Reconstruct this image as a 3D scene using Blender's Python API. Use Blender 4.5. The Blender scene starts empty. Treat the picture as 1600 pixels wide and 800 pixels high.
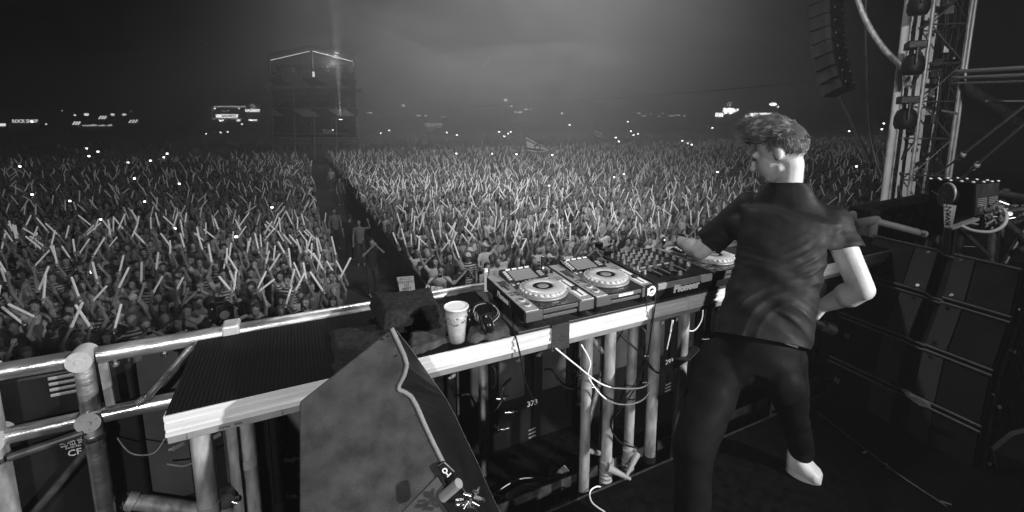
import bpy, math, random
import numpy as np
from mathutils import Vector, Matrix, noise as mnoise
R = math.radians
sc = bpy.context.scene
COL = sc.collection

# ------------------------------------------------------------------ camera, world, light, exposure
# stage frame: x runs along the tables, y towards the crowd, z up (metres)
cd = bpy.data.cameras.new('camera'); cam = bpy.data.objects.new('camera', cd); COL.objects.link(cam)
CAMP = Vector((0.392, -1.503, 1.85))
TH = math.atan(106/706.); YAW = R(25.6)
cam.location = CAMP; cam.rotation_euler = (math.pi/2-TH, 0, -YAW)
cd.sensor_width = 36; cd.lens = 706/1600*36
cd.shift_y = (291-400)/1600.
cd.clip_start = .05; cd.clip_end = 900
sc.camera = cam

w = bpy.data.worlds.new('World'); sc.world = w; w.use_nodes = True
nt = w.node_tree; nt.nodes.clear()
sky = nt.nodes.new('ShaderNodeTexSky'); sky.sky_type = 'NISHITA'; sky.sun_disc = False
sky.sun_elevation = R(2); sky.sun_rotation = R(200)
bw = nt.nodes.new('ShaderNodeRGBToBW'); bg = nt.nodes.new('ShaderNodeBackground'); wo = nt.nodes.new('ShaderNodeOutputWorld')
nt.links.new(sky.outputs[0], bw.inputs[0]); nt.links.new(bw.outputs[0], bg.inputs[0]); bg.inputs[1].default_value = 0.00001
nt.links.new(bg.outputs[0], wo.inputs[0])

def spot(name, loc, target, power, deg, blend, rad=.12):
    l = bpy.data.lights.new(name, 'SPOT'); l.energy = power; l.spot_size = R(deg); l.spot_blend = blend
    l.shadow_soft_size = rad
    o = bpy.data.objects.new(name, l); COL.objects.link(o); o.location = loc
    o.rotation_euler = (Vector(target)-Vector(loc)).to_track_quat('-Z', 'Y').to_euler()
    return o
P_TOWER = Vector((9.0, 4.2, 3.6))
# unseen show lamps in and around the stage; the field pair is added
spot('wash_light_near', (6.5, 1.5, 9), (9, 14, -2.5), 2500, 90, .9, .25)
spot('wash_light_front_rows', (4.5, 1.5, 6.5), (3.2, 9.6, -2.6), 1200, 80, .9, .2)
spot('wash_light_middle', (6, 2, 9), (14, 26, -2.5), 6500, 62, .9, .25)
spot('wash_light_far', (5, 2, 10), (16, 52, -2), 11000, 60, .9, .25)
spot('stage_key_light', (-1.6, -5.2, 2.9), (.75, .4, 1.14), 950, 46, .9, .10)
spot('stage_side_light', (4.4, -4.6, 3.0), (1.15, .1, 1.28), 2300, 44, .8, .08)
spot('stage_top_light', (1.6, 3.4, 6.2), (1.2, .2, 1.0), 600, 60, .8, .15)
spot('tower_light', (2.4, -4.5, 4.6), (7.2, 2.4, 2.5), 2600, 48, .9, .15)
spot('smoke_light', (9.0, 13.5, 9.5), (9.8, 16.0, 16.0), 7000, 179, 1., .3)
spot('added_haze_light', (14, 62, 36), (18, 64, 0), 15000, 130, 1., .5)  # added high over the far field to brighten the haze there
spot('added_haze_light', (42, 62, 36), (42, 63, 0), 26000, 150, 1., .5)  # second added lamp, brightens the haze farther right
spot('beam_light_over_crowd', (5, 2.5, 9.5), (5+38, 2.5+90, 9.5+40), 60000, 84, 1., .3)
sc.view_settings.view_transform = 'Standard'; sc.view_settings.look = 'None'
sc.view_settings.exposure = 0; sc.view_settings.gamma = 1
cy = sc.cycles
cy.use_denoising = True
try: cy.denoiser = 'OPENIMAGEDENOISE'
except Exception: pass
cy.max_bounces = 5; cy.diffuse_bounces = 2; cy.glossy_bounces = 3; cy.transmission_bounces = 5; cy.transparent_max_bounces = 8
cy.volume_bounces = 0; cy.sample_clamp_indirect = 4; cy.caustics_reflective = False; cy.caustics_refractive = False

# ------------------------------------------------------------------ survey helpers (pixel -> metres in the stage frame)
_c, _s = math.cos(TH), math.sin(TH); _A = (math.cos(YAW), math.sin(YAW))
def P(px, py, t):
    u = (px-800)/706.; v = (291-py)/706.
    wx, wy, wz = u*t, (_c+v*_s)*t, (-_s+v*_c)*t
    return Vector((CAMP.x+wx*_A[0]+wy*_A[1], CAMP.y-wx*_A[1]+wy*_A[0], CAMP.z+wz))
def PZ(px, py, z):
    v = (291-py)/706.
    return P(px, py, (z-CAMP.z)/(-_s+v*_c))
def PY(px, py, y):
    a = P(px, py, 1.); return P(px, py, (y-CAMP.y)/(a.y-CAMP.y))
def proj(p):
    dx, dy, dz = p[0]-CAMP.x, p[1]-CAMP.y, p[2]-CAMP.z
    X = dx*_A[0]-dy*_A[1]; Y = dx*_A[1]+dy*_A[0]
    d = Y*_c-dz*_s
    if d < .05: return (-9999, -9999, d)
    return (800+706*X/d, 291-706*(Y*_s+dz*_c)/d, d)

# ------------------------------------------------------------------ materials (the photograph is black and white: all greys)
def mat(name, v, rough=.6, metal=0., var=.25, scale=8., bump=0., bscale=60., spec=.5, emit=0., stretch=None, rvar=.1, detail=4.):
    m = bpy.data.materials.new(name); m.use_nodes = True
    n = m.node_tree.nodes; l = m.node_tree.links; b = n['Principled BSDF']
    tc = n.new('ShaderNodeTexCoord'); mp = n.new('ShaderNodeMapping'); l.new(tc.outputs['Object'], mp.inputs[0])
    if stretch: mp.inputs['Scale'].default_value = stretch
    nz = n.new('ShaderNodeTexNoise'); nz.inputs['Scale'].default_value = scale; nz.inputs['Detail'].default_value = detail
    l.new(mp.outputs[0], nz.inputs[0])
    rr = n.new('ShaderNodeMapRange'); rr.inputs[1].default_value = .3; rr.inputs[2].default_value = .7
    rr.inputs[3].default_value = v*(1-var); rr.inputs[4].default_value = v*(1+var)
    l.new(nz.outputs[0], rr.inputs[0]); l.new(rr.outputs[0], b.inputs['Base Color'])
    r2 = n.new('ShaderNodeMapRange'); r2.inputs[1].default_value = .3; r2.inputs[2].default_value = .7
    r2.inputs[3].default_value = max(0, rough-rvar); r2.inputs[4].default_value = min(1, rough+rvar)
    l.new(nz.outputs[0], r2.inputs[0]); l.new(r2.outputs[0], b.inputs['Roughness'])
    b.inputs['Metallic'].default_value = metal; b.inputs['Specular IOR Level'].default_value = spec
    if bump:
        n2 = n.new('ShaderNodeTexNoise'); n2.inputs['Scale'].default_value = bscale; n2.inputs['Detail'].default_value = 3
        l.new(mp.outputs[0], n2.inputs[0])
        bp = n.new('ShaderNodeBump'); bp.inputs['Strength'].default_value = bump; bp.inputs['Distance'].default_value = .01
        l.new(n2.outputs[0], bp.inputs['Height']); l.new(bp.outputs[0], b.inputs['Normal'])
    if emit:
        b.inputs['Emission Color'].default_value = (1, 1, 1, 1); b.inputs['Emission Strength'].default_value = emit
        m.cycles.emission_sampling = 'NONE'
    return m
M = {}
M['black'] = mat('black_plastic', .008, .5, rvar=.1, spec=.25)
M['gloss'] = mat('black_gloss', .008, .25, var=.2, rvar=.06, spec=.4)
M['floor'] = mat('stage_floor', .003, .75, var=.9, scale=22, bump=.3, bscale=40, spec=.08)
M['cab'] = mat('black_cabinet', .007, .6, bump=.2, bscale=220, spec=.15)
M['panel'] = mat('charcoal_panel', .037, .75, var=.45, scale=6, bump=.2, bscale=250)
M['alu'] = mat('aluminium', .50, .36, .85, var=.35, scale=16, bump=.22, bscale=70, stretch=(.3, 1, 1), rvar=.16, detail=10)
M['aluw'] = mat('scuffed_aluminium', .75, .38, .9, var=.18, scale=10, bump=.05, bscale=90, stretch=(.25, 1, 4), rvar=.1)
M['aluf'] = mat('bare_aluminium_profile', .78, .5, .35, var=.12, scale=10, stretch=(.3, 1, 5), rvar=.1)
M['steel'] = mat('zinc_steel', .5, .3, 1., var=.3, scale=40)
M['dsteel'] = mat('dark_steel', .10, .45, .7, var=.4, scale=20)
M['pipe'] = mat('galvanised_pipe', .36, .5, .45, var=.5, scale=22, bump=.2, bscale=50, stretch=(1, 1, .35), rvar=.12)
M['cloth'] = mat('black_towelling', .032, .95, var=.5, scale=60, bump=1., bscale=420, spec=.1)
M['cloth2'] = mat('dark_jacket_cloth', .06, .9, var=.35, scale=30, bump=.5, bscale=200, spec=.1)
M['carpet'] = mat('fuzzy_speaker_carpet', .075, .95, var=.4, scale=16, bump=1., bscale=500, spec=.1, detail=14)
M['edge'] = mat('worn_edge', .17, .8, var=.2, scale=30, bump=.2, bscale=200)
M['silver'] = mat('silver_paint', .50, .42, .25, var=.08, scale=20)
M['silver2'] = mat('silver_panel', .26, .5, .2, var=.1, scale=20)
M['white'] = mat('white_print', .8, .5, var=.04)
M['paper'] = mat('paper', .75, .8, var=.06, scale=5)
M['splate'] = mat('player_side_plate', .30, .45, .3, var=.1, scale=20)
M['dgrey'] = mat('dark_grey_plastic', .07, .5, var=.12)
M['grey'] = mat('grey_plastic', .22, .5, var=.15)
M['screen'] = mat('player_screen', .16, .18, var=.3, scale=2.5)
M['tape'] = mat('gaffer_tape', .02, .7, var=.3, scale=20, bump=.3, bscale=80)
M['board'] = mat('black_board', .03, .5, var=.3, scale=7, bump=.1, bscale=60)
M['skin'] = mat('skin', .44, .5, var=.16, scale=22, bump=.12, bscale=160, spec=.35, detail=8)
M['hair'] = mat('hair', .16, .38, var=.5, scale=30, spec=.6)
M['hair_base'] = mat('hair_base', .05, .85, spec=.1)
M['matt'] = mat('matt_black', .006, .85, spec=.1)
M['shirt'] = mat('black_cotton', .003, .70, var=.2, scale=20, bump=.12, bscale=900, spec=.30)
M['jeans'] = mat('black_denim', .002, .75, var=.4, scale=14, bump=.08, bscale=400, spec=.12)
M['shoe'] = mat('white_leather', .72, .5, var=.1, scale=20)
M['dirt'] = mat('ground', .05, .95, var=.5, scale=.8, bump=.4, bscale=6)
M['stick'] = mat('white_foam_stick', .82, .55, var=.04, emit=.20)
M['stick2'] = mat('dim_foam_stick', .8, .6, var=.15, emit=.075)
M['cskin'] = [mat('crowd_skin_%s' % a, v, .55, var=.08) for a, v in (('light', .42), ('tan', .30), ('brown', .17))]
CT = {'white': mat('white_cotton', .6, .9, var=.1), 'black': mat('black_jersey', .02, .9, var=.3), 'grey': mat('grey_cotton', .2, .9, var=.2),
      'dark grey': mat('dark_cotton', .07, .9, var=.3), 'pale': mat('pale_cotton', .4, .9, var=.15)}
M['trousers'] = mat('dark_trousers', .05, .9)
M['hairs'] = {'dark': mat('dark_hair', .02, .6), 'brown': mat('brown_hair', .07, .6), 'fair': mat('fair_hair', .3, .6)}
M['eye'] = mat('eyes', .03, .3)
M['lamp_on'] = mat('lit_lamp', .8, .5, emit=6)
M['lamp_dim'] = mat('dim_lamp', .6, .5, emit=1.6)
M['phone_on'] = mat('lit_phone_screen', .8, .5, emit=7)
M['fabric_w'] = mat('white_truss_fabric', .55, .8, var=.15, scale=3, bump=.2, bscale=10)

def mat_stripe(name, a, b, scale, direction=(0, 0, 1), rough=.8, wob=0.):
    m = bpy.data.materials.new(name); m.use_nodes = True
    n = m.node_tree.nodes; l = m.node_tree.links; bs = n['Principled BSDF']; bs.inputs['Roughness'].default_value = rough
    tc = n.new('ShaderNodeTexCoord'); dt = n.new('ShaderNodeVectorMath'); dt.operation = 'DOT_PRODUCT'
    dt.inputs[1].default_value = Vector(direction).normalized()*scale
    src = tc.outputs['Object']
    l.new(src, dt.inputs[0]); fr = n.new('ShaderNodeMath'); fr.operation = 'FRACT'
    last = dt.outputs['Value']
    if wob:
        nz = n.new('ShaderNodeTexNoise'); nz.inputs['Scale'].default_value = .6; l.new(src, nz.inputs[0])
        ml = n.new('ShaderNodeMath'); ml.operation = 'MULTIPLY_ADD'; ml.inputs[1].default_value = wob
        l.new(nz.outputs[0], ml.inputs[0]); l.new(last, ml.inputs[2]); last = ml.outputs[0]
    l.new(last, fr.inputs[0])
    gt = n.new('ShaderNodeMath'); gt.operation = 'GREATER_THAN'; gt.inputs[1].default_value = .5; l.new(fr.outputs[0], gt.inputs[0])
    mr = n.new('ShaderNodeMapRange'); mr.inputs[3].default_value = a; mr.inputs[4].default_value = b
    l.new(gt.outputs[0], mr.inputs[0]); l.new(mr.outputs[0], bs.inputs['Base Color'])
    return m
CT['striped'] = mat_stripe('striped_jersey', .6, .03, 16)
M['banner'] = mat_stripe('striped_banner', .02, .55, .42, (1, 0, 1.3), wob=.15)

def mat_deck():   # black ribbed non-slip surface
    m = mat('ribbed_black_mat', .0025, .7, var=.8, scale=5, spec=.12)
    n = m.node_tree.nodes; l = m.node_tree.links; b = n['Principled BSDF']
    tc = n.new('ShaderNodeTexCoord')
    def wave(ax, sc_):
        wv = n.new('ShaderNodeTexWave'); wv.bands_direction = ax; wv.inputs['Scale'].default_value = sc_; wv.inputs['Distortion'].default_value = .6
        wv.inputs['Detail'].default_value = 1
        l.new(tc.outputs['Object'], wv.inputs[0]); return wv
    a, c2 = wave('X', 26), wave('Y', 34)
    mx = n.new('ShaderNodeMath'); mx.operation = 'MULTIPLY'; l.new(a.outputs[1], mx.inputs[0]); l.new(c2.outputs[1], mx.inputs[1])
    bp = n.new('ShaderNodeBump'); bp.inputs['Strength'].default_value = .9; bp.inputs['Distance'].default_value = .004
    l.new(mx.outputs[0], bp.inputs['Height']); l.new(bp.outputs[0], b.inputs['Normal'])
    return m
M['deck'] = mat_deck()

# ------------------------------------------------------------------ mesh builder
BASE = {}
def tag(o, label=None, cat=None, group=None, kind=None):
    if label: o['label'] = label
    if cat: o['category'] = cat
    if group: o['group'] = group
    if kind: o['kind'] = kind
    return o
def empty(name, base, label=None, cat=None, group=None):
    o = bpy.data.objects.new(name, None); COL.objects.link(o); o.location = base; o.empty_display_size = .1
    BASE[o.name] = Vector(base); tag(o, label, cat, group); return o
def frame_from(d, up=(0, 0, 1)):
    d = Vector(d).normalized(); s = Vector(up).cross(d)
    if s.length < 1e-4: s = Vector((1, 0, 0)).cross(d)
    if s.length < 1e-4: s = Vector((0, 1, 0))
    s.normalize(); u = d.cross(s); return s, u, d
class MB:
    def __init__(s): s.v = []; s.f = []; s.sm = []; s.mi = []; s.cur = 0
    def add(s, vs, fs, smooth=False):
        o = len(s.v); s.v += [tuple(v) for v in vs]; s.f += [tuple(i+o for i in f) for f in fs]
        s.sm += [smooth]*len(fs); s.mi += [s.cur]*len(fs); return s
    def box(s, c, d, M3=None, taper=1.):
        c = Vector(c); x, y, z = d[0]/2, d[1]/2, d[2]/2
        p = [(-x, -y, -z), (x, -y, -z), (x, y, -z), (-x, y, -z), (-x*taper, -y*taper, z), (x*taper, -y*taper, z), (x*taper, y*taper, z), (-x*taper, y*taper, z)]
        if M3 is not None: p = [M3 @ Vector(q) for q in p]
        return s.add([Vector(q)+c for q in p], [(0, 3, 2, 1), (4, 5, 6, 7), (0, 1, 5, 4), (1, 2, 6, 5), (2, 3, 7, 6), (3, 0, 4, 7)])
    def box2(s, a, b): return s.box([(a[i]+b[i])/2 for i in range(3)], [abs(b[i]-a[i]) for i in range(3)])
    def hexa(s, p): return s.add(p, [(0, 3, 2, 1), (4, 5, 6, 7), (0, 1, 5, 4), (1, 2, 6, 5), (2, 3, 7, 6), (3, 0, 4, 7)])
    def beam(s, a, b, wd, ht, up=(0, 0, 1)):
        a, b = Vector(a), Vector(b); S, U, D = frame_from(b-a, up)
        return s.box((a+b)/2, (wd, ht, (b-a).length), Matrix((S, U, D)).transposed())
    def cyl(s, a, b, r, n=14, r2=None, cap=True):
        a, b = Vector(a), Vector(b); r2 = r if r2 is None else r2; S, U, D = frame_from(b-a)
        vs = [a+(S*math.cos(t)+U*math.sin(t))*r for t in [2*math.pi*i/n for i in range(n)]]
        vs += [b+(S*math.cos(t)+U*math.sin(t))*r2 for t in [2*math.pi*i/n for i in range(n)]]
        s.add(vs, [(i, (i+1) % n, n+(i+1) % n, n+i) for i in range(n)], True)
        if cap:
            s.add(vs[:n], [tuple(range(n))[::-1]]); s.add(vs[n:], [tuple(range(n))])
        return s
    def tube(s, pts, r, n=8, closed=False):
        pts = [Vector(p) for p in pts]; m = len(pts); rs = r if isinstance(r, (list, tuple)) else [r]*m
        vs = []; S = None
        for i, p in enumerate(pts):
            d = (pts[min(i+1, m-1)]-pts[max(i-1, 0)])
            if d.length < 1e-9: d = Vector((0, 0, 1))
            d.normalize()
            if S is None: S = frame_from(d)[0]
            S = (S-d*S.dot(d)); S = S.normalized() if S.length > 1e-6 else frame_from(d)[0]
            U = d.cross(S)
            vs += [p+(S*math.cos(2*math.pi*k/n)+U*math.sin(2*math.pi*k/n))*rs[i] for k in range(n)]
        fs = [(i*n+k, i*n+(k+1) % n, (i+1)*n+(k+1) % n, (i+1)*n+k) for i in range(m-1) for k in range(n)]
        s.add(vs, fs, True)
        s.add(vs[:n], [tuple(range(n))[::-1]]); s.add(vs[-n:], [tuple(range(n))]); return s
    def rings(s, rg, cap=True, smooth=True):   # list of rings with equal counts
        n = len(rg[0]); vs = [p for r in rg for p in r]
        fs = [(i*n+k, i*n+(k+1) % n, (i+1)*n+(k+1) % n, (i+1)*n+k) for i in range(len(rg)-1) for k in range(n)]
        s.add(vs, fs, smooth)
        if cap: s.add(rg[0], [tuple(range(n))[::-1]]); s.add(rg[-1], [tuple(range(n))])
        return s
    def lathe(s, c, prof, n=24, M3=None, sx=1., sy=1.):
        c = Vector(c); rg = []
        for r, z in prof:
            ring = [Vector((r*sx*math.cos(2*math.pi*k/n), r*sy*math.sin(2*math.pi*k/n), z)) for k in range(n)]
            if M3 is not None: ring = [M3 @ q for q in ring]
            rg.append([q+c for q in ring])
        return s.rings(rg)
    def ell(s, c, rad, M3=None, n=12, m=8):
        prof = [(max(math.sin(math.pi*i/m), .02), -math.cos(math.pi*i/m)) for i in range(m+1)]
        c = Vector(c); rg = []
        for r, z in prof:
            ring = [Vector((r*rad[0]*math.cos(2*math.pi*k/n), r*rad[1]*math.sin(2*math.pi*k/n), z*rad[2])) for k in range(n)]
            if M3 is not None: ring = [M3 @ q for q in ring]
            rg.append([q+c for q in ring])
        return s.rings(rg)
    def cap(s, a, b, ra, rb, n=12, side=None, k=1., m=4):   # tapered capsule, k = flattening along the second axis
        a, b = Vector(a), Vector(b); D = (b-a).normalized()
        if side is not None:
            S = Vector(side); S = (S-D*S.dot(D)).normalized(); U = D.cross(S)
        else: S, U, D = frame_from(b-a)
        rg = []
        def ring(c, r): rg.append([c+(S*math.cos(2*math.pi*j/n)*r+U*math.sin(2*math.pi*j/n)*r*k) for j in range(n)])
        for i in range(m): t = math.pi/2*i/m; ring(a-D*ra*math.cos(t), max(ra*math.sin(t), ra*.05))
        for i in range(m+1):
            t = math.pi/2*i/m; ring(b+D*rb*math.sin(t), max(rb*math.cos(t), rb*.05))
        return s.rings(rg)
    def prism(s, poly, vec):   # poly: list of 3D points (planar), extruded by vec
        n = len(poly); p = [Vector(q) for q in poly]; q = [a+Vector(vec) for a in p]
        s.add(p+q, [tuple(range(n))[::-1], tuple(range(n, 2*n))]+[(i, (i+1) % n, n+(i+1) % n, n+i) for i in range(n)]); return s
    def mesh(s, name, base=(0, 0, 0)):
        me = bpy.data.meshes.new(name); b = Vector(base)
        me.from_pydata([(x-b.x, y-b.y, z-b.z) for x, y, z in s.v], [], s.f)
        me.polygons.foreach_set('use_smooth', s.sm); me.polygons.foreach_set('material_index', s.mi); me.update(); return me
    def build(s, name, m, parent=None, base=None, bevel=0., seg=2):
        if parent is not None: b = BASE[parent.name]
        else: b = Vector(base) if base is not None else Vector(s.v[0])
        o = bpy.data.objects.new(name, s.mesh(name, b)); COL.objects.link(o)
        for mm in (m if isinstance(m, (list, tuple)) else [m]): o.data.materials.append(M[mm] if isinstance(mm, str) else mm)
        if parent is not None: o.parent = parent
        else: o.location = b
        BASE[o.name] = b
        if bevel:
            bv = o.modifiers.new('bevel', 'BEVEL'); bv.width = bevel; bv.segments = seg; bv.limit_method = 'ANGLE'; bv.angle_limit = R(40)
        return o
def link_mesh(name, me, m, parent=None, loc=(0, 0, 0)):
    o = bpy.data.objects.new(name, me); COL.objects.link(o); o.location = loc
    for mm in (m if isinstance(m, (list, tuple)) else [m]): me.materials.append(M[mm] if isinstance(mm, str) else mm)
    if parent is not None: o.parent = parent
    BASE[o.name] = Vector(loc); return o
def bez(pts, n=8):   # smooth curve through points
    pts = [Vector(p) for p in pts]; out = []
    for i in range(len(pts)-1):
        p0 = pts[max(i-1, 0)]; p1 = pts[i]; p2 = pts[i+1]; p3 = pts[min(i+2, len(pts)-1)]
        for k in range(n):
            t = k/n; out.append(.5*((2*p1)+(p2-p0)*t+(2*p0-5*p1+4*p2-p3)*t*t+(3*p1-p0-3*p2+p3)*t**3))
    out.append(pts[-1]); return out
def text(name, txt, size, origin, xdir, ydir, m, parent=None, thick=.0006, bold=0., align='CENTER', shear=0., base=None):
    cu = bpy.data.curves.new(name, 'FONT'); cu.body = txt; cu.size = size; cu.extrude = thick; cu.offset = bold
    cu.align_x = align; cu.align_y = 'CENTER'; cu.shear = shear; cu.resolution_u = 2
    t = bpy.data.objects.new('tmp', cu); COL.objects.link(t)
    dg = bpy.context.evaluated_depsgraph_get(); me = bpy.data.meshes.new_from_object(t.evaluated_get(dg))
    bpy.data.objects.remove(t); bpy.data.curves.remove(cu)
    X = Vector(xdir).normalized(); Y = Vector(ydir); Y = (Y-X*Y.dot(X)).normalized(); Z = X.cross(Y)
    Mx = Matrix((X, Y, Z)).transposed().to_4x4(); Mx.translation = Vector(origin)
    b = BASE[parent.name] if parent is not None else Vector(base if base is not None else origin)
    me.transform(Matrix.Translation(-b) @ Mx); me.name = name; me.materials.clear()
    o = link_mesh(name, me, m, parent); 
    if parent is None: o.location = b
    BASE[o.name] = b; return o
def remesh(mb, voxel, smooth=4, ratio=1., base=(0, 0, 0), name='body'):
    me = mb.mesh('t', base); o = bpy.data.objects.new('t', me); COL.objects.link(o)
    r = o.modifiers.new('r', 'REMESH'); r.mode = 'VOXEL'; r.voxel_size = voxel; r.use_smooth_shade = True
    if smooth: s_ = o.modifiers.new('s', 'SMOOTH'); s_.iterations = smooth; s_.factor = .5
    if ratio < 1: d = o.modifiers.new('d', 'DECIMATE'); d.ratio = ratio
    dg = bpy.context.evaluated_depsgraph_get(); me2 = bpy.data.meshes.new_from_object(o.evaluated_get(dg))
    bpy.data.objects.remove(o); bpy.data.meshes.remove(me); me2.name = name; me2.materials.clear()
    me2.polygons.foreach_set('use_smooth', [True]*len(me2.polygons)); return me2
def copy_tree(o, parent=None):
    kids = list(o.children); c = o.copy(); COL.objects.link(c); c.parent = parent; BASE[c.name] = Vector((0, 0, 0))
    for k in kids: copy_tree(k, c)
    return c
rnd = random.Random(7)

# ------------------------------------------------------------------ setting
g = MB(); g.add([(-500, -30, -3.5), (600, -30, -3.5), (600, 600, -3.5), (-500, 600, -3.5)], [(0, 1, 2, 3)])
g.build('ground', 'dirt', base=(0, 0, -3.5)); tag(bpy.data.objects['ground'], kind='structure')
g = MB(); g.box2((-4, -6, -.1), (9, 1.6, -.05)); o = g.build('stage_floor', 'floor', base=(0, 0, -.05)); tag(o, kind='structure')
g = MB(); g.box2((-4, -6, -.045), (9, -.004, .148)); o = g.build('riser_floor', 'floor', base=(0, 0, .15), bevel=.004); tag(o, kind='structure')
g = MB(); g.box2((-4, -.003, .12), (9, .004, .1505)); o = g.build('riser_edge_trim', 'dsteel', base=(0, 0, .15)); tag(o, kind='structure')
g = MB(); g.box2((-4, .17, -.045), (9, .176, .10)); g.box2((-4, 1.6, -3.5), (9, 1.62, -.04)); o = g.build('stage_front_lip', 'dsteel', base=(0, .17, 0)); tag(o, kind='structure')
g = MB(); g.box2((-170, -25, -4.5), (260, 290, 45)); hz = g.build('haze', 'black', base=(0, 0, -4.5)); hz.data.materials.clear()
tag(hz, 'thin smoke and dust hanging over the whole concert field', 'haze', kind='stuff')
m = bpy.data.materials.new('haze'); m.use_nodes = True; n = m.node_tree.nodes; n.clear()
pv = n.new('ShaderNodeVolumePrincipled'); mo = n.new('ShaderNodeOutputMaterial'); m.node_tree.links.new(pv.outputs[0], mo.inputs['Volume'])
pv.inputs['Color'].default_value = (.85, .85, .85, 1); pv.inputs['Density'].default_value = .0032; pv.inputs['Anisotropy'].default_value = 0.
hz.data.materials.append(m)

ml = bpy.data.materials.new('smoke'); ml.use_nodes = True; n = ml.node_tree.nodes; n.clear()
pv = n.new('ShaderNodeVolumePrincipled'); mo = n.new('ShaderNodeOutputMaterial'); ml.node_tree.links.new(pv.outputs[0], mo.inputs['Volume'])
pv.inputs['Color'].default_value = (.9, .9, .9, 1); pv.inputs['Density'].default_value = .013
for k, (px_, py_, t_, rx, ry, rz) in enumerate(((430, 40, 50, 13, 9, 8), (610, 130, 46, 11, 9, 5), (330, 150, 66, 15, 10, 8), (540, -30, 40, 9, 8, 7), (760, 60, 40, 9, 8, 6), (1010, 20, 36, 9, 8, 5), (1150, 110, 50, 12, 9, 6), (880, 150, 60, 16, 9, 5))):
    me = MB().ell((0, 0, 0), (rx, ry, rz), None, 40, 24).mesh('smoke_bank')
    for v in me.vertices: q = v.co.copy(); f = 1+.42*mnoise.noise(q*.16+Vector((k*7, 0, 0)))+.28*mnoise.noise(q*.45+Vector((k*3, 5, 0))); v.co = q*f
    o = bpy.data.objects.new('smoke_bank', me); COL.objects.link(o); o.location = P(px_, py_, t_); me.materials.append(ml); tag(o, 'bank of thicker lit smoke drifting over the crowd', 'smoke', kind='stuff')

def bank(px_, py_, t_, r_, k, lb, dens):
    mm = ml.copy(); mm.node_tree.nodes['Principled Volume'].inputs['Density'].default_value = dens
    me = MB().ell((0, 0, 0), r_, None, 48, 24).mesh('smoke_bank')
    for v in me.vertices: q = v.co.copy(); f = 1+.30*mnoise.noise(q*.09+Vector((k*7, 0, 0)))+.24*mnoise.noise(q*.35+Vector((k*3, 5, 0))); v.co = q*f
    o = bpy.data.objects.new('smoke_bank', me); COL.objects.link(o); o.location = P(px_, py_, t_); o.rotation_euler = (0, 0, -YAW); me.materials.append(mm); tag(o, lb, 'smoke', kind='stuff')
bank(760, 212, 75, (62, 56, 12), 31, 'wide low bank of smoke lying over the far half of the crowd', .011)
bank(520, 150, 72, (26, 22, 15), 33, 'tall bank of lit smoke around the control tower', .009)
bank(1090, 80, 60, (24, 18, 11), 41, 'bank of lit smoke drifting above the head of the man', .011)
bank(345, 70, 62, (15, 14, 14), 43, 'bank of smoke whose ragged edge ends left of the control tower', .013)
bank(900, 90, 55, (30, 22, 13), 35, 'glowing bank of smoke high over the middle of the field', .006)

# ------------------------------------------------------------------ stage decks used as tables
def deck(x0, x1, label, legs, prof):
    t = empty('stage_deck', ((x0+x1)/2, .25, .15), label, 'stage deck', 'stage decks on pipe legs')
    pf = [(0, 1.), (0, .984), (.004, .982), (.004, .976), (0, .974), (0, .958), (.005, .956), (.005, .948), (-.003, .946), (-.003, .936), (.03, .936), (.03, 1.)]
    a = MB(); a.prism([(x0, y, z) for y, z in pf], (x1-x0, 0, 0)); a.build('front_profile', prof, t)
    a = MB(); a.prism([(x0, y, z) for y, z in ((.006, .9355), (.012, .905), (.030, .900), (.030, .9355))], (x1-x0, 0, 0)); a.build('lower_lip', 'silver2', t, bevel=.002)
    a = MB(); a.prism([(x0, .5-y, z) for y, z in pf], (x1-x0, 0, 0)); a.build('rear_profile', 'aluw', t)
    a = MB(); a.box2((x0+.0005, .031, .905), (x0+.022, .469, .999)); a.box2((x1-.022, .031, .905), (x1-.0005, .469, .999)); a.build('end_profile', 'dsteel', t)
    a = MB(); a.box2((x0+.003, .006, .995), (x1-.003, .494, 1.0035)); a.build('deck_panel', 'deck', t, bevel=.001)
    for (x, y, zb, r) in legs:
        a = MB(); a.cyl((x, y, zb), (x, y, .91), r, 20); L = a.build('leg', 'pipe', t)
        b = MB(); b.cyl((x, y, .62), (x, y, .655), r+.0015, 20); b.build('tape_band', 'grey', L)
        b = MB(); b.cyl((x, y, zb-.002), (x, y, zb+.03), r+.004, 20); b.build('rubber_foot', 'black', L)
    return t
d1 = deck(0, 2.055, 'black ribbed stage deck with bright aluminium edge, its left end free beside the railing corner',
          [(.075, .045, -.045, .030), (.17, .22, -.045, .028), (.10, .44, -.045, .026), (1.508, .05, -.045, .024), (1.63, .045, -.045, .026), (1.71, .17, -.045, .024), (1.775, .06, -.045, .024), (1.90, .045, .15, .0275)], 'aluf')
d2 = deck(2.06, 4.10, 'right hand stage deck under the mixer and third player beside the man in black',
          [(2.10, .06, -.045, .0275), (2.9, .06, -.045, .026), (3.95, .06, -.045, .026), (3.95, .44, -.045, .026)], 'aluf')
b = MB(); b.box2((.05, .0055, .911), (.30, .02, .930)); b.build('maker_plate', 'silver2', d1)
text('maker_lettering', 'mytec   500s', .012, (.16, .0045, .9205), (1, 0, 0), (0, 0, 1), 'dsteel', d1)
b = MB()
for p, q in (((1.53, .05, .88), (1.70, .17, .70)), ((1.52, .06, .42), (1.71, .17, .68)), ((1.52, .05, .33), (1.66, .14, .20))): b.cyl(p, q, .012, 10)
b.build('diagonal_brace', 'pipe', d1)
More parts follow.
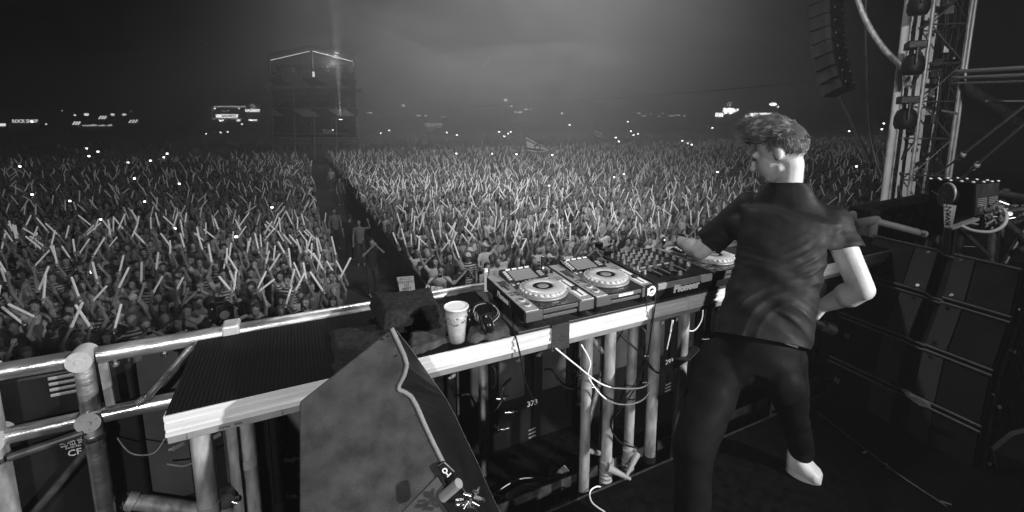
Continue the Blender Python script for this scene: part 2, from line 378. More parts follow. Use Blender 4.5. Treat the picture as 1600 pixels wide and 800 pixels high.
for x, y in ((1.63, .045), (1.775, .06)):   # ribbed hose ends on the two middle legs
    b = MB(); b.lathe((x, y, 0), [q for k in range(11) for q in ((.0275, -.04+k*.022), (.0315, -.036+k*.022), (.0315, -.030+k*.022), (.0275, -.026+k*.022))], 16); b.build('ribbed_sleeve', 'pipe', d1)
for x, y, s_ in ((1.63, .01, 1), (1.775, .02, -1)):
    b = MB(); b.cyl((x-.02*s_, y, .24), (x+.085*s_, y-.04, .17), .020, 10, .007); b.cyl((x, y+.03, .20), (x, y+.03, .25), .034, 14); b.build('clamp', 'grey', d1)
# gaffer tape and webbing strap
t = MB(); t.box2((1.29, -.0065, .9), (1.375, -.0045, 1.0)); t.box2((1.29, -.0065, 1.0), (1.375, .06, 1.0145)); o = t.build('gaffer_tape', 'tape', base=(1.33, 0, 1.)); tag(o, 'strip of black gaffer tape folded over the bright table edge below the first player', 'tape')
t = MB(); pts = [(1.66, .02, .885), (1.78, .015, .77), (1.865, .01, .66), (1.90, .008, .64), (1.94, .012, .645), (2.10, .024, .665), (2.17, .03, .70)]
for a, c2 in zip(pts[:-1], pts[1:]): t.beam(a, c2, .004, .042, (0, 1, 0))
o = t.build('webbing_strap', 'tape', base=(1.9, 0, .65)); tag(o, 'wide black webbing strap slung round the pipe legs under the mixer', 'strap')

# ------------------------------------------------------------------ railing behind the tables
rl = empty('stage_railing', (-.345, .53, -.045), 'scratched aluminium tube railing with round node plates running behind the tables', 'railing')
a = MB(); a.cyl((-.57, .53, 1.0), (-.38, .53, 1.0), .030, 24); a.cyl((-.30, .53, 1.0), (4.73, .53, 1.0), .030, 24); a.build('top_rail', 'alu', rl)
a = MB(); a.cyl((-.57, .53, .765), (-.38, .53, .765), .028, 24); a.cyl((-.31, .53, .765), (4.73, .53, .765), .028, 24); a.build('lower_rail', 'alu', rl)
for px_ in (-.345, -.60):
    a = MB(); a.cyl((px_, .53, -.045), (px_, .53, 1.0), .029, 24); p_ = a.build('post', 'alu' if px_ > -.5 else 'pipe', rl)
    for z in (1.0, .765):
        b = MB(); b.cyl((px_, .492, z), (px_, .568, z), .038, 24); b.cyl((px_, .488, z), (px_, .493, z), .010, 12)
        for k in range(3): an = k*2.1+.5; b.cyl((px_+.026*math.cos(an), .489, z+.026*math.sin(an)), (px_+.026*math.cos(an), .4925, z+.026*math.sin(an)), .003, 8)
        b.build('node_plate', 'silver', p_, bevel=.003)
    b = MB(); b.cyl((px_, .53, .68), (px_, .53, .70), .034, 24); b.build('collar', 'steel', p_)
for x in (1.2, 3.0, 4.73):
    a = MB(); a.cyl((x, .53, -.045), (x, .53, 1.0), .026, 18); a.build('post', 'pipe', rl)
a = MB(); a.beam((-.285, .525, .80), (-.29, .525, .97), .026, .012, (0, 1, 0)); a.build('flat_upright', 'pipe', rl)
a = MB(); a.cyl((-.185, .52, .79), (-.01, .52, .985), .0125, 14); a.cyl((-.205, .52, .785), (-.18, .52, .80), .018, 12); a.build('diagonal_brace', 'alu', rl)
a = MB(); a.cyl((-.56, .50, .70), (-.36, .50, .73), .014, 14); a.cyl((-.56, .56, .42), (-.35, .56, .66), .014, 14); a.build('lower_brace', 'dsteel', rl)
a = MB()
for z in (1.0,): a.box2((.085, .49, .955), (.145, .57, 1.04)); 
a.build('clamp_band', 'silver', rl, bevel=.008)
for px_, py_ in ((180, 565), (256, 549)):
    q = PY(px_, py_, .55); a = MB(); a.cyl(q+Vector((0, 0, .03)), q-Vector((0, 0, .004)), .007, 10); a.cyl(q-Vector((0, 0, .004)), q-Vector((0, 0, .016)), .013, 6); a.build('hanging_bolt', 'steel', rl)
q = Vector((4.73, .53, 1.0)); a = MB(); a.cyl(q-Vector((.30, 0, -.0)), q+Vector((.05, 0, 0)), .038, 20); a.cyl(q+Vector((-.2, 0, -.16)), q+Vector((-.2, 0, 0)), .04, 18); a.cyl(q+Vector((-.01, 0, -.16)), q+Vector((-.01, 0, 0)), .04, 18); a.cyl(q, (5.05, .3, .90), .030, 16); a.cyl(q+Vector((-.3, 0, .01)), q+Vector((-.12, .1, .05)), .03, 12)
a.build('corner_coupler', 'silver', rl, bevel=.004)

# black equipment case at the far left with printed marks
t = empty('equipment_case', (-.5, .62, -.04), 'black equipment case with a white safety label low behind the left railing corner', 'case')
a = MB(); a.box2((-.80, .605, -.04), (-.235, .64, .93)); a.build('case_body', 'black', t, bevel=.01)
a = MB()
for k in range(4): a.box2((-.475, .598, .905-k*.022), (-.375, .604, .917-k*.022))
a.build('louvre', 'silver2', t, bevel=.003)
text('printed_label', 'CE', .035, tuple(PY(117, 707, .602)), (1, 0, 0), (0, 0, 1), 'white', t, bold=.0004)
for k, tx in enumerate(('Made in EU', 'AC 230V 50Hz', 'max 16A  IP20', 'Serial No.')): text('printed_label', tx, .012, tuple(PY(114, 690, .602)+Vector((0, 0, .012-k*.011))), (1, 0, 0), (0, 0, 1), 'white', t)

# ------------------------------------------------------------------ row of loudspeaker cabinets standing behind the railing
def cabinet():
    t = empty('loudspeaker_cabinet', (0, 0, 0))
    a = MB(); a.prism([(-.258, .0, -.045), (-.258, .0, .965), (-.258, .30, .82), (-.258, .46, -.045)], (.516, 0, 0)); a.build('cabinet_body', 'cab', t, bevel=.008)
    for x0, x1 in ((-.205, -.045), (.045, .205)):
        a = MB(); a.box2((x0, -.008, .26), (x1, .004, .93)); a.build('rear_panel', 'panel', t, bevel=.004)
    a = MB()
    a.box2((-.038, -.016, .08), (-.030, .004, .93)); a.box2((.030, -.016, .08), (.038, .004, .93)); a.box2((-.03, -.006, .08), (.03, .004, .93)); rg = a.build('rigging_rail', 'gloss', t, bevel=.002)
    for z in (.86, .82, .78, .56, .52, .30): a = MB(); a.cyl((0, -.012, z), (0, -.005, z), .007, 10); a.build('rigging_hole', 'cab', rg)
    a = MB(); a.tube(bez([(0, -.008, .50), (.012, -.03, .48), (.012, -.03, .40), (0, -.008, .37)], 5), .005, 8); a.build('rigging_handle', 'dsteel', rg)
    for z in (.11, .20, .30):
        a = MB(); x = .02 if z < .15 else (.075 if z < .25 else .02)
        a.cyl((x, -.015, z), (x+.035, -.030, z), .010, 10); a.cyl((x+.035, -.030, z), (x+.045, -.032, z), .015, 10); a.cyl((x+.045, -.032, z), (x+.07, -.034, z), .006, 8); a.build('bolt', 'steel', t)
    for x in (-.20, .20):
        a = MB(); a.cyl((x-.015, -.004, .50), (x-.045, -.03, .505), .010, 10); a.cyl((x-.045, -.03, .505), (x-.060, -.034, .507), .0065, 8); a.build('connector', 'silver2', t)
    a = MB()
    for k in range(3): a.box2((.238, -.006, -.005-k*.020), (.278, -.001, .005-k*.020))
    for k in range(3): a.box2((.242, -.006, -.085-k*.016), (.274, -.001, -.08-k*.016))
    return t
cab0 = cabinet()
cx = [.234+.53*k+.53*0 for k in range(-1, 8)]
cab_labels = ['black loudspeaker cabinet with grey panels behind the bare left stretch of railing', 'black loudspeaker cabinet under the free end of the left table', 'black loudspeaker cabinet hidden mostly by the carpeted floor monitor',
  'black loudspeaker cabinet with looped cable left of the one numbered 373', 'black loudspeaker cabinet numbered 373 left of the pipe legs', 'black loudspeaker cabinet numbered 279 behind the pipe legs', 'black loudspeaker cabinet numbered 293 beside the legs of the man in black',
  'black loudspeaker cabinet half hidden behind the man in black', 'black loudspeaker cabinet at the right end of the row under the corner coupler']
for i, x in enumerate(cx):
    t = cab0 if i == 0 else copy_tree(cab0)
    t.location = (x+.0, .645, 0); BASE[t.name] = Vector((x, .645, 0))
    tag(t, cab_labels[i], 'loudspeaker', 'loudspeaker cabinets in the row behind the railing')
CABS = [o for o in COL.objects if o.name.startswith('loudspeaker_cabinet') and o.parent is None]
for num, px_, py_ in (('373', 832, 630), ('279', 946, 597), ('293', 1046, 565)):
    q = PY(px_, py_, .640); p_ = min(CABS, key=lambda o: abs(o.location.x+.2-q.x)); Bp = BASE[p_.name]
    text('cabinet_number', num, .048, q, (1, 0, .0), (0, 0, 1), 'white', p_, bold=.0008, base=None)
    a = MB()
    for k in range(3): a.beam(q+Vector((-.026, 0, -.17-k*.024)), q+Vector((.024, 0, -.164-k*.024)), .003, .011, (0, 1, 0))
    a.build('louvre', 'silver2', p_, bevel=.002)
# looped link cables between the cabinets
def cable(label, pts, r=.004, m='black', n=8, name='cable', cat='cable', group=None):
    a = MB(); a.tube(bez(pts, n), r, 7); o = a.build(name, m, base=pts[0]); return tag(o, label, cat, group)
y_ = .60
cable('short black link cable hanging in a loop between two grey panels left of number 373', [PY(722, 617, y_), PY(735, 618, y_-.02), PY(748, 640, y_-.03), PY(765, 648, y_-.03), PY(782, 630, y_-.03), PY(786, 607, y_-.02), PY(798, 594, y_)], .006, 'dsteel')
cable('short dark link cable drooping between panels just right of number 373', [PY(851, 580, y_), PY(862, 580, y_), PY(880, 603, y_-.02), PY(903, 607, y_-.02), PY(912, 590, y_), PY(915, 560, y_)], .005, 'dsteel')
cable('thin dark cable under the free end of the left table', [PY(262, 725, .6), PY(285, 728, .55), PY(300, 724, .5), PY(312, 722, .45)], .004, 'silver2')
cable('pale thin cable hanging in a shallow arc left of the table legs', [PY(182, 682, .6), PY(205, 708, .5), PY(240, 708, .5), PY(258, 685, .5)], .003, 'grey')
cable('long white cable sagging from the table edge across the pipe legs', [PY(868, 544, -.015), PY(900, 570, -.01), PY(940, 600, .0), PY(975, 607, .0), PY(1010, 602, .02), PY(1020, 575, .2)], .0035, 'white')
cable('second white cable looping low across the pipe legs', [PY(908, 538, .02), PY(922, 565, .0), PY(920, 590, .0), PY(945, 622, -.02), PY(975, 632, -.02), PY(1005, 624, 0), PY(1018, 600, .1), PY(1022, 560, .3)], .0035, 'white')
cable('bundle of white leads dropping behind the mixer between two legs', [PY(1050, 500, .3), PY(1046, 525, .3), PY(1042, 545, .3), PY(1052, 500, .36)], .004, 'white')
cable('white lead curving under the right table next to the man', [PY(1098, 482, .2), PY(1096, 500, .2), PY(1085, 516, .2), PY(1072, 516, .2)], .004, 'white')
cable('thin black cable hanging over the bright table edge left of the first player', [PY(795, 480, .10)+Vector((0, 0, .03)), PZ(803, 515, 1.02), PY(808, 535, -.014), PY(815, 565, -.02), PY(822, 600, -.02), PY(838, 632, .1)], .0035, 'black')
cable('thin black cable dropping from the front of the mixer over the table edge', [PZ(1024, 440, 1.10), PY(1024, 470, -.03), PY(1020, 500, -.02), PY(1010, 560, .0), PY(990, 610, .0), PY(962, 650, .0)], .003, 'black')
cable('black flex hanging in a wave behind the ribbed legs', [PY(992, 512, .08), PY(985, 560, .1), PY(975, 610, .1), PY(955, 660, .0), PY(968, 690, .0), PY(995, 700, .0)], .0045, 'black')
# things on the floor under the tables
t = MB(); q = PZ(876, 748, -.02); Rm = Matrix.Rotation(R(18), 3, 'Z') @ Matrix.Rotation(R(-62), 3, 'X'); t.box(PZ(875, 744, .02), (.048, .12, .04), Rm)
o = t.build('power_adapter', 'silver2', base=q, bevel=.006); tag(o, 'grey block power adapter lying among coiled leads on the floor', 'power adapter')
def coil(cx_, cy_, rx, ry, z, turns, seed):
    r_ = random.Random(seed); pts = []
    for k in range(turns*10): an = 2*math.pi*k/10; f = 1+.12*math.sin(an*.37+seed)+r_.uniform(-.04, .04); pts.append((cx_+rx*f*math.cos(an), cy_+ry*f*math.sin(an), z+.004*(k/10)))
    return pts
c0 = PZ(822, 775, -.03); cable('pale lead coiled several times on the floor beside the floor monitor', coil(c0.x, c0.y, .10, .055, -.035, 4, 1)+[PZ(862, 735, -.03)], .004, 'white', 3)
c0 = PZ(868, 782, -.03); cable('smaller coil of dark lead on the floor left of the ribbed legs', coil(c0.x, c0.y, .08, .04, -.03, 3, 4), .004, 'silver', 3)
for k_ in range(6):
    r_ = random.Random(60+k_); c1_ = PZ(r_.uniform(790, 900), r_.uniform(748, 790), -.04); an0 = r_.random()*3
    cable('loose pale lead %s in the tangle on the floor at bottom centre' % ('nearest the monitor', 'under the others', 'crossing the coil', 'nearest the ribbed legs', 'with a tight bend', 'trailing to the right')[k_], [c1_+Vector((math.cos(an0)*(.2*j-.3)+r_.uniform(-.05, .05), r_.uniform(-.06, .06), .006*k_)) for j in range(5)], .0032, ('white', 'grey', 'silver')[k_ % 3], 6)
cable('white lead lying on the black riser near the table legs', [PZ(945, 800, .155), PZ(925, 785, .156), PZ(922, 768, .156), PZ(934, 760, .156), PZ(948, 766, .1)], .0035, 'white')
cable('thin pale lead on the floor between the legs of the man in black', [PZ(1142, 613, -.0), PZ(1165, 630, -.0), PZ(1185, 641, 0)], .003, 'grey')
cable('second thin lead on the floor behind the man in black', [PZ(1120, 645, -.0), PZ(1150, 645, -.0), PZ(1182, 648, 0)], .003, 'grey')
t = MB(); q = PZ(1125, 672, -.03); zt = -.045
pp = [PZ(1112, 671, zt), PZ(1116, 657, zt), PZ(1138, 674, zt), PZ(1131, 675, zt), PZ(1118, 666, zt), PZ(1117, 671, zt)]; t.prism(pp, (0, 0, .003)); o = t.build('floor_tape_mark', 'white', base=q); tag(o, 'white tape arrow stuck to the floor beyond the riser', 'tape mark')
# floor pipe and loose steel fittings at the lower left
t = MB(); a_, b_ = PY(205, 782, .60), PY(330, 800, .60); t.cyl(a_, b_+(b_-a_)*.5, .030, 20); t.cyl(a_-(b_-a_)*.06, a_+(b_-a_)*.05, .036, 20); o = t.build('ballast_pipe', 'pipe', base=a_); tag(o, 'thick grey pipe lying level at the bottom left below the railing', 'pipe')
def swivel(px_, py_, y, label, sc_=1.):
    q = PY(px_, py_, y); t = empty('scaffold_clamp', q, label, 'clamp', 'loose scaffold clamps under the left table')
    for k in range(6):
        r_ = random.Random(px_+k); d = Vector((r_.uniform(-1, 1), r_.uniform(-.4, .4), r_.uniform(-.6, 1))).normalized()
        a = MB(); a.cyl(q-d*.02*sc_, q+d*.05*sc_, .008*sc_, 8); a.cyl(q+d*.03*sc_, q+d*.045*sc_, .015*sc_, 6); a.build('wing_bolt', 'steel', t)
    a = MB(); a.cyl(q+Vector((0, -.02, 0)), q+Vector((0, .02, 0)), .034*sc_, 16); a.build('clamp_body', 'dsteel', t, bevel=.003)
swivel(192, 775, .62, 'steel swivel clamp with wing bolts at the end of the level pipe')
swivel(352, 778, .40, 'steel clamp with wing bolts at the foot of the table legs under the left end')
swivel(378, 772, .5, 'small clamp lying right of the left table legs', .7)

cable('thin scuffed cable running along the floor edge in front of the speaker stack', [PZ(1278, 645, .158), PZ(1330, 685, .158), PZ(1395, 735, .158), PZ(1480, 792, .158)], .004, 'dsteel', 4)
for i_, (x_, y_) in enumerate(((1352, 706), (1386, 728), (1462, 780), (1478, 786))):
    t = MB(); q = PZ(x_, y_, .153); t.box(q, (.035, .008, .004), Matrix.Rotation(i_*.7, 3, 'Z')); o = t.build('tape_scrap', 'grey', base=q); tag(o, ('tiny scrap of torn tape farthest up the floor edge', 'tiny scrap of torn tape second from the far end', 'tiny pale scrap of tape near the bottom of the picture', 'tiny pale scrap of tape lowest on the dark floor')[i_], 'tape')

# ------------------------------------------------------------------ gear on the tables
t = MB(); t.box2((1.14, .002, 1.004), (2.95, .475, 1.013)); o = t.build('black_board', 'board', base=(2, .24, 1.004), bevel=.002); tag(o, 'thin black board lying on the decks under the row of players', 'board')

def player():   # disc player, origin at its front left corner on the board
    t = empty('media_player', (0, 0, 0)); W, D = .325, .40
    a = MB(); a.hexa([(0, .012, .034), (W, .012, .034), (W, D, .034), (0, D, .034), (0, .012, .080), (W, .012, .080), (W, D, .094), (0, D, .094)]); a.build('chassis', 'black', t, bevel=.003)
    for x0, x1 in ((0, .078), (.250, W)):
        a = MB(); a.box2((x0+.001, -.006, .040), (x1-.001, .011, .083)); a.build('front_block', 'dgrey', t, bevel=.002)
    a = MB(); a.box2((.08, -.002, .062), (.248, .011, .080)); a.box2((.084, .004, .036), (.246, .0115, .050)); a.build('front_bar', 'dgrey', t, bevel=.002)
    def top(y): return .0815+.0145*(y-.0)/D
    def slab(mb, x0, x1, y0, y1, h0, h1): mb.hexa([(x0, y0, top(y0)+h0), (x1, y0, top(y0)+h0), (x1, y1, top(y1)+h0), (x0, y1, top(y1)+h0), (x0, y0, top(y0)+h1), (x1, y0, top(y0)+h1), (x1, y1, top(y1)+h1), (x0, y1, top(y1)+h1)])
    for x0, x1 in ((.0, .060), (.262, W)):
        a = MB(); slab(a, x0, x1, -.004, D, 0, .0062); a.build('side_plate', 'splate', t, bevel=.0015)
    a = MB(); slab(a, .0605, .2615, -.002, D-.002, 0, .0045); a.build('centre_plate', 'gloss', t)
    cx_, cy_ = .160, .145; zc = top(cy_)+.005
    a = MB(); a.lathe((cx_, cy_, zc-.004), [(.001, 0), (.108, 0), (.110, .006), (.105, .010), (.101, .011), (.098, .011), (.001, .011)], 48); a.build('jog_base', 'silver2', t)
    a = MB(); a.lathe((cx_, cy_, zc+.005), [(.001, 0), (.100, 0), (.101, .010), (.094, .017), (.087, .0205), (.086, .0215), (.047, .0225), (.045, .0205), (.044, .018), (.001, .018)], 56); jw = a.build('jog_wheel', 'silver', t)
    a = MB()
    for k in range(26):
        an = 2*math.pi*k/26; a.ell((cx_+.0965*math.cos(an), cy_+.0965*math.sin(an), zc+.0175), (.0085, .0085, .006), None, 10, 6)
    a.build('finger_dimples', 'silver', jw)
    a = MB(); a.cyl((cx_, cy_, zc+.022), (cx_, cy_, zc+.0245), .044, 32); a.build('jog_display', 'matt', jw)
    a = MB(); a.lathe((cx_, cy_, zc+.0245), [(.014, 0), (.026, 0), (.026, .0006), (.014, .0006)], 24); a.build('jog_display_ring', 'grey', jw)
    a = MB(); a.hexa([(.058, .262, top(.262)), (.265, .262, top(.262)), (.265, D-.004, top(D)), (.058, D-.004, top(D)), (.060, .268, top(.262)+.012), (.263, .268, top(.262)+.012), (.263, D-.008, top(D)+.030), (.060, D-.008, top(D)+.030)]); h = a.build('display_housing', 'gloss', t, bevel=.003)
    def hz_(y): return top(.262)+.012+(y-.268)/(D-.276)*(top(D)+.030-top(.262)-.012)
    def hb(x0, x1, y0, y1, e, nm, mt):
        a = MB(); a.hexa([(x0, y0, hz_(y0)-.002), (x1, y0, hz_(y0)-.002), (x1, y1, hz_(y1)-.002), (x0, y1, hz_(y1)-.002), (x0, y0, hz_(y0)+e), (x1, y0, hz_(y0)+e), (x1, y1, hz_(y1)+e), (x0, y1, hz_(y1)+e)]); return a.build(nm, mt, h)
    hb(.092, .212, .278, .366, .0012, 'display_screen', 'screen')
    for k in range(4): hb(.088+k*.034, .112+k*.034, .374, .382, .003, 'display_button', 'white')
    for k in range(5): hb(.067, .083, .290+k*.017, .298+k*.017, .003, 'display_button', 'silver')
    a = MB(); a.cyl((.238, .355, hz_(.355)-.002), (.238, .355, hz_(.355)+.016), .013, 20); a.build('selector_knob', 'black', h)
    for k in range(3): hb(.226, .250, .288+k*.016, .296+k*.016, .003, 'display_button', 'silver2')
    b = MB()
    for k in range(4): slab(b, .012, .050, .300-k*.017, .309-k*.017, .006, .0085)
    b.build('key_row', 'black', t)
    b = MB()
    for k in range(2):
        for j in range(2): slab(b, .010+.024*j, .026+.024*j, .170-k*.022, .180-k*.022, .006, .009)
    slab(b, .022, .032, .205, .250, .006, .016); b.build('mode_key', 'dsteel', t)
    for y in (.095, .045):
        a = MB(); a.lathe((.030, y, top(y)+.006), [(.001, 0), (.019, 0), (.018, .005), (.001, .0055)], 22); bt = a.build('play_button', 'silver', t)
        a = MB(); a.lathe((.030, y, top(y)+.0108), [(.009, 0), (.012, 0), (.012, .001), (.009, .001)], 18); a.build('button_ring', 'dsteel', bt)
    for x, y in ((.072, .252), (.098, .258)):
        a = MB(); a.ell((x, y, top(y)+.006), (.009, .007, .004)); a.build('loop_button', 'white', t)
    a = MB(); slab(a, .276, .316, .030, .215, .006, .0068); a.build('tempo_scale', 'white', t)
    a = MB(); slab(a, .292, .299, .034, .21, .0066, .0076); a.build('tempo_slot', 'black', t)
    a = MB(); slab(a, .283, .309, .092, .112, .007, .020); a.build('tempo_fader', 'black', t, bevel=.003)
    a = MB()
    for k in range(3): slab(a, .280+.012*k, .288+.012*k, .228, .234, .006, .008); slab(a, .280+.012*k, .288+.012*k, .250, .256, .006, .008)
    a.build('tempo_keys', 'dsteel', t)
    for k in range(2): a = MB(); a.cyl((.278+.026*k, .315, top(.3)+.005), (.278+.026*k, .315, top(.3)+.020), .008, 16); a.build('small_knob', 'black', t)
    a = MB(); a.box2((.275, .345, top(.345)+.004), (.312, .385, top(.345)+.009)); a.build('usb_slot', 'dsteel', t)
    for x in (.035, W-.035):
        for y in (.035, D-.04):
            a = MB(); a.cyl((x, y, 0), (x, y, .036), .019, 20); a.build('foot', 'gloss', t)
    text('lettering', 'Pioneer', .040, (-.0012, .21, .064), (0, -1, 0), (0, 0, 1), 'white', t, bold=.0009, shear=.15)
    text('lettering', 'Pioneer', .010, (.155, .026, top(.026)+.0048), (1, 0, 0), (0, 1, 0), 'silver', t)
    return t
pl0 = player(); PLAYERS = []
for i, (x, lb) in enumerate(((1.166, 'disc player at the left end of the row, its side lettering facing the headphones'), (1.506, 'disc player in the middle, with a logo sticker and a white strip on its front'), (2.222, 'disc player at the right end of the row under the hand of the man'))):
    t = pl0 if i == 0 else copy_tree(pl0); t.location = (x, -.008+.004*i, 1.013); BASE[t.name] = Vector(t.location); PLAYERS.append(t)
    tag(t, lb, 'disc player', 'disc players on the tables')
# extras only the middle player carries
p2_ = PLAYERS[1]; X0, Y0 = 1.506, -.004
a = MB(); a.box2((X0+.12, Y0-.0045, 1.078), (X0+.20, Y0-.002, 1.089)); a.build('white_strip', 'white', p2_)
a = MB(); a.box2((X0+.268, Y0-.011, 1.045), (X0+.334, Y0-.0065, 1.108)); k_ = a.build('sticker', 'black', p2_)
a = MB(); Rx = Matrix.Rotation(R(90), 3, 'X')
for r0, r1 in ((.020, .024), (.010, .014)): a.lathe((X0+.301, Y0-.0108, 1.077), [(r0, 0), (r1, 0), (r1, .001), (r0, .001)], 24, Rx)
a.cyl((X0+.301, Y0-.0108, 1.077), (X0+.301, Y0-.0122, 1.077), .004, 10); a.box2((X0+.275, Y0-.0125, 1.060), (X0+.280, Y0-.0112, 1.094)); a.build('sticker_emblem', 'white', k_)
for x, y, lb in ((1.452, .36, 'black memory stick standing in the left player'), (2.25, .375, 'dark memory stick with a white square standing by the right player')):
    t = empty('memory_stick', (x, y, 1.11), lb, 'memory stick'); a = MB(); a.box((x, y, 1.148), (.017, .009, .072)); s_ = a.build('stick_body', 'gloss', t, bevel=.002)
    a = MB(); a.box((x, y-.005, 1.168 if x > 2 else 1.125), (.010, .001, .010)); a.build('stick_label', 'white', s_)

# mixer
mx = empty('dj_mixer', (1.845, 0, 1.013), 'black mixer covered in rows of tall knobs between the middle and right players', 'mixer')
X0, W, D = 1.848, .352, .41
def mt(y): return 1.013+.088+.018*y/D
a = MB(); a.hexa([(X0, 0, 1.045), (X0+W, 0, 1.045), (X0+W, D, 1.045), (X0, D, 1.045), (X0, 0, mt(0)), (X0+W, 0, mt(0)), (X0+W, D, mt(D)), (X0, D, mt(D))]); a.build('chassis', 'gloss', mx, bevel=.003)
a = MB(); a.box2((X0+.004, -.008, 1.070), (X0+.275, .0, 1.098)); a.build('front_plate', 'silver2', mx, bevel=.002)
a = MB(); a.box2((X0+.279, -.010, 1.062), (X0+W-.002, .0, 1.099)); a.build('front_block', 'silver', mx, bevel=.002)
a = MB(); a.box2((X0+.002, -.006, 1.030), (X0+W-.002, .0, 1.068)); a.build('lower_fascia', 'gloss', mx, bevel=.002)
text('lettering', 'Pioneer', .052, (X0+.175, -.0125, 1.060), (1, 0, 0), (0, 0, 1), 'white', mx, bold=.0012, shear=.2, thick=.003)
for x in (.04, W-.04):
    for y in (.03, .36): a = MB(); a.cyl((X0+x, y, 1.013), (X0+x, y, 1.046), .018, 18); a.build('foot', 'gloss', mx)
for c_ in range(4):
    x = X0+.075+c_*.052
    for r_ in range(5):
        y = .365-r_*.040
        a = MB(); a.lathe((x, y, mt(y)), [(.001, 0), (.011, 0), (.010, .004), (.0068, .005), (.006, .024), (.001, .0245)], 14); a.build('knob', 'silver' if (r_ != 4) else 'grey', mx)
        a = MB(); a.lathe((x, y, mt(y)-.001), [(.001, 0), (.0165, 0), (.0165, .0022), (.001, .0022)], 18); a.build('knob_base', 'dsteel', mx)
    a = MB(); a.box((x, .175, mt(.175)+.003), (.030, .008, .006)); a.build('cue_key', 'white', mx, bevel=.001)
    a = MB(); a.box2((x-.0025, .055, mt(.05)+.0004), (x+.0025, .155, mt(.155)+.0014)); a.build('fader_slot', 'black', mx)
    y = (.13, .145, .09, .14)[c_]; a = MB(); a.box((x, y, mt(y)+.012), (.016, .020, .020), taper=.7); a.build('channel_fader', 'grey', mx, bevel=.002)
    a = MB()
    for k in range(12): a.box((x+.024, .070+k*.007, mt(.07+k*.007)+.001), (.005, .003, .002))
    a.build('level_marks', 'silver', mx)
a = MB(); a.box2((X0+.11, .026, mt(.03)), (X0+.21, .031, mt(.03)+.0012)); a.build('crossfader_slot', 'dsteel', mx)
a = MB(); a.box((X0+.175, .0285, mt(.03)+.013), (.016, .014, .022), taper=.7); a.build('crossfader', 'silver', mx, bevel=.002)
for k in range(6):
    y = .36-.05*k
    a = MB(); a.lathe((X0+.028, y, mt(y)), [(.001, 0), (.010, 0), (.0065, .005), (.006, .022), (.001, .0225)], 14); a.build('side_knob', 'grey' if k % 2 else 'silver', mx)
    a = MB(); a.lathe((X0+.315, y, mt(y)), [(.001, 0), (.013, 0), (.010, .006), (.009, .018), (.001, .0185)], 16); a.build('effects_knob', 'silver' if k in (0, 5) else 'grey', mx)
for k in range(3):
    for j in range(4): a = MB(); a.box((X0+.022+.011*k, .195-.018*j, mt(.19)+.002), (.008, .007, .005)); a.build('input_key', 'white' if (k+j) % 2 else 'silver2', mx)

# cup
cq = Vector((.905, .058, 1.004)); t = empty('plastic_cup', cq, 'clear plastic cup of cloudy drink with dark leaves standing on the table', 'cup')
m = bpy.data.materials.new('clear_plastic'); m.use_nodes = True; b_ = m.node_tree.nodes['Principled BSDF']; b_.inputs['Roughness'].default_value = .12; b_.inputs['Alpha'].default_value = .16; b_.inputs['Base Color'].default_value = (.8,)*3+(1,); M['clear'] = m
H = .140; r0, r1 = .0310, .0440
a = MB(); a.lathe(cq, [(.001, .001), (r0, .001), (r1, H), (r1-.0012, H), (r0-.0012, .003), (.001, .003)], 36); a.build('cup_wall', 'clear', t)
a = MB(); a.lathe(cq+Vector((0, 0, H)), [(r1-.001, -.003), (r1+.003, -.003), (r1+.0035, 0), (r1+.002, .003), (r1-.001, .003), (r1-.0015, 0)], 36); a.build('rim', 'white', t)
rf = lambda z: r0+(r1-r0)*z/H-.0018
a = MB(); a.lathe(cq, [(.001, .004), (rf(.004), .004), (rf(.05), .05), (rf(.10), .10), (rf(.115), .115), (.001, .117)], 36); M['drink'] = mat('cloudy_drink', .42, .35, var=.25, scale=45); a.build('drink', 'drink', t)
a = MB(); r_ = random.Random(3)
for k in range(26):
    an = r_.uniform(0, 6.28); z = r_.uniform(.074, .108); a.ell(cq+Vector((rf(z)*math.cos(an), rf(z)*math.sin(an), z)), (.004+r_.random()*.003, .0045, .0035), None, 8, 5)
M['leafd'] = mat('dark_mint', .12, .5); a.build('leaf_pieces', 'leafd', t)
# white can beside the left player
q = Vector((1.19, .455, 1.014)); t = empty('spray_can', q, 'small white can standing behind the left end of the left player', 'can'); a = MB(); a.lathe(q, [(.001, 0), (.0105, 0), (.011, .004), (.011, .095), (.010, .105), (.001, .107)], 24); a.build('can_body', 'white', t); a = MB(); a.cyl(q+Vector((0, 0, .104)), q+Vector((0, 0, .115)), .008, 14); a.build('cap', 'white', t)

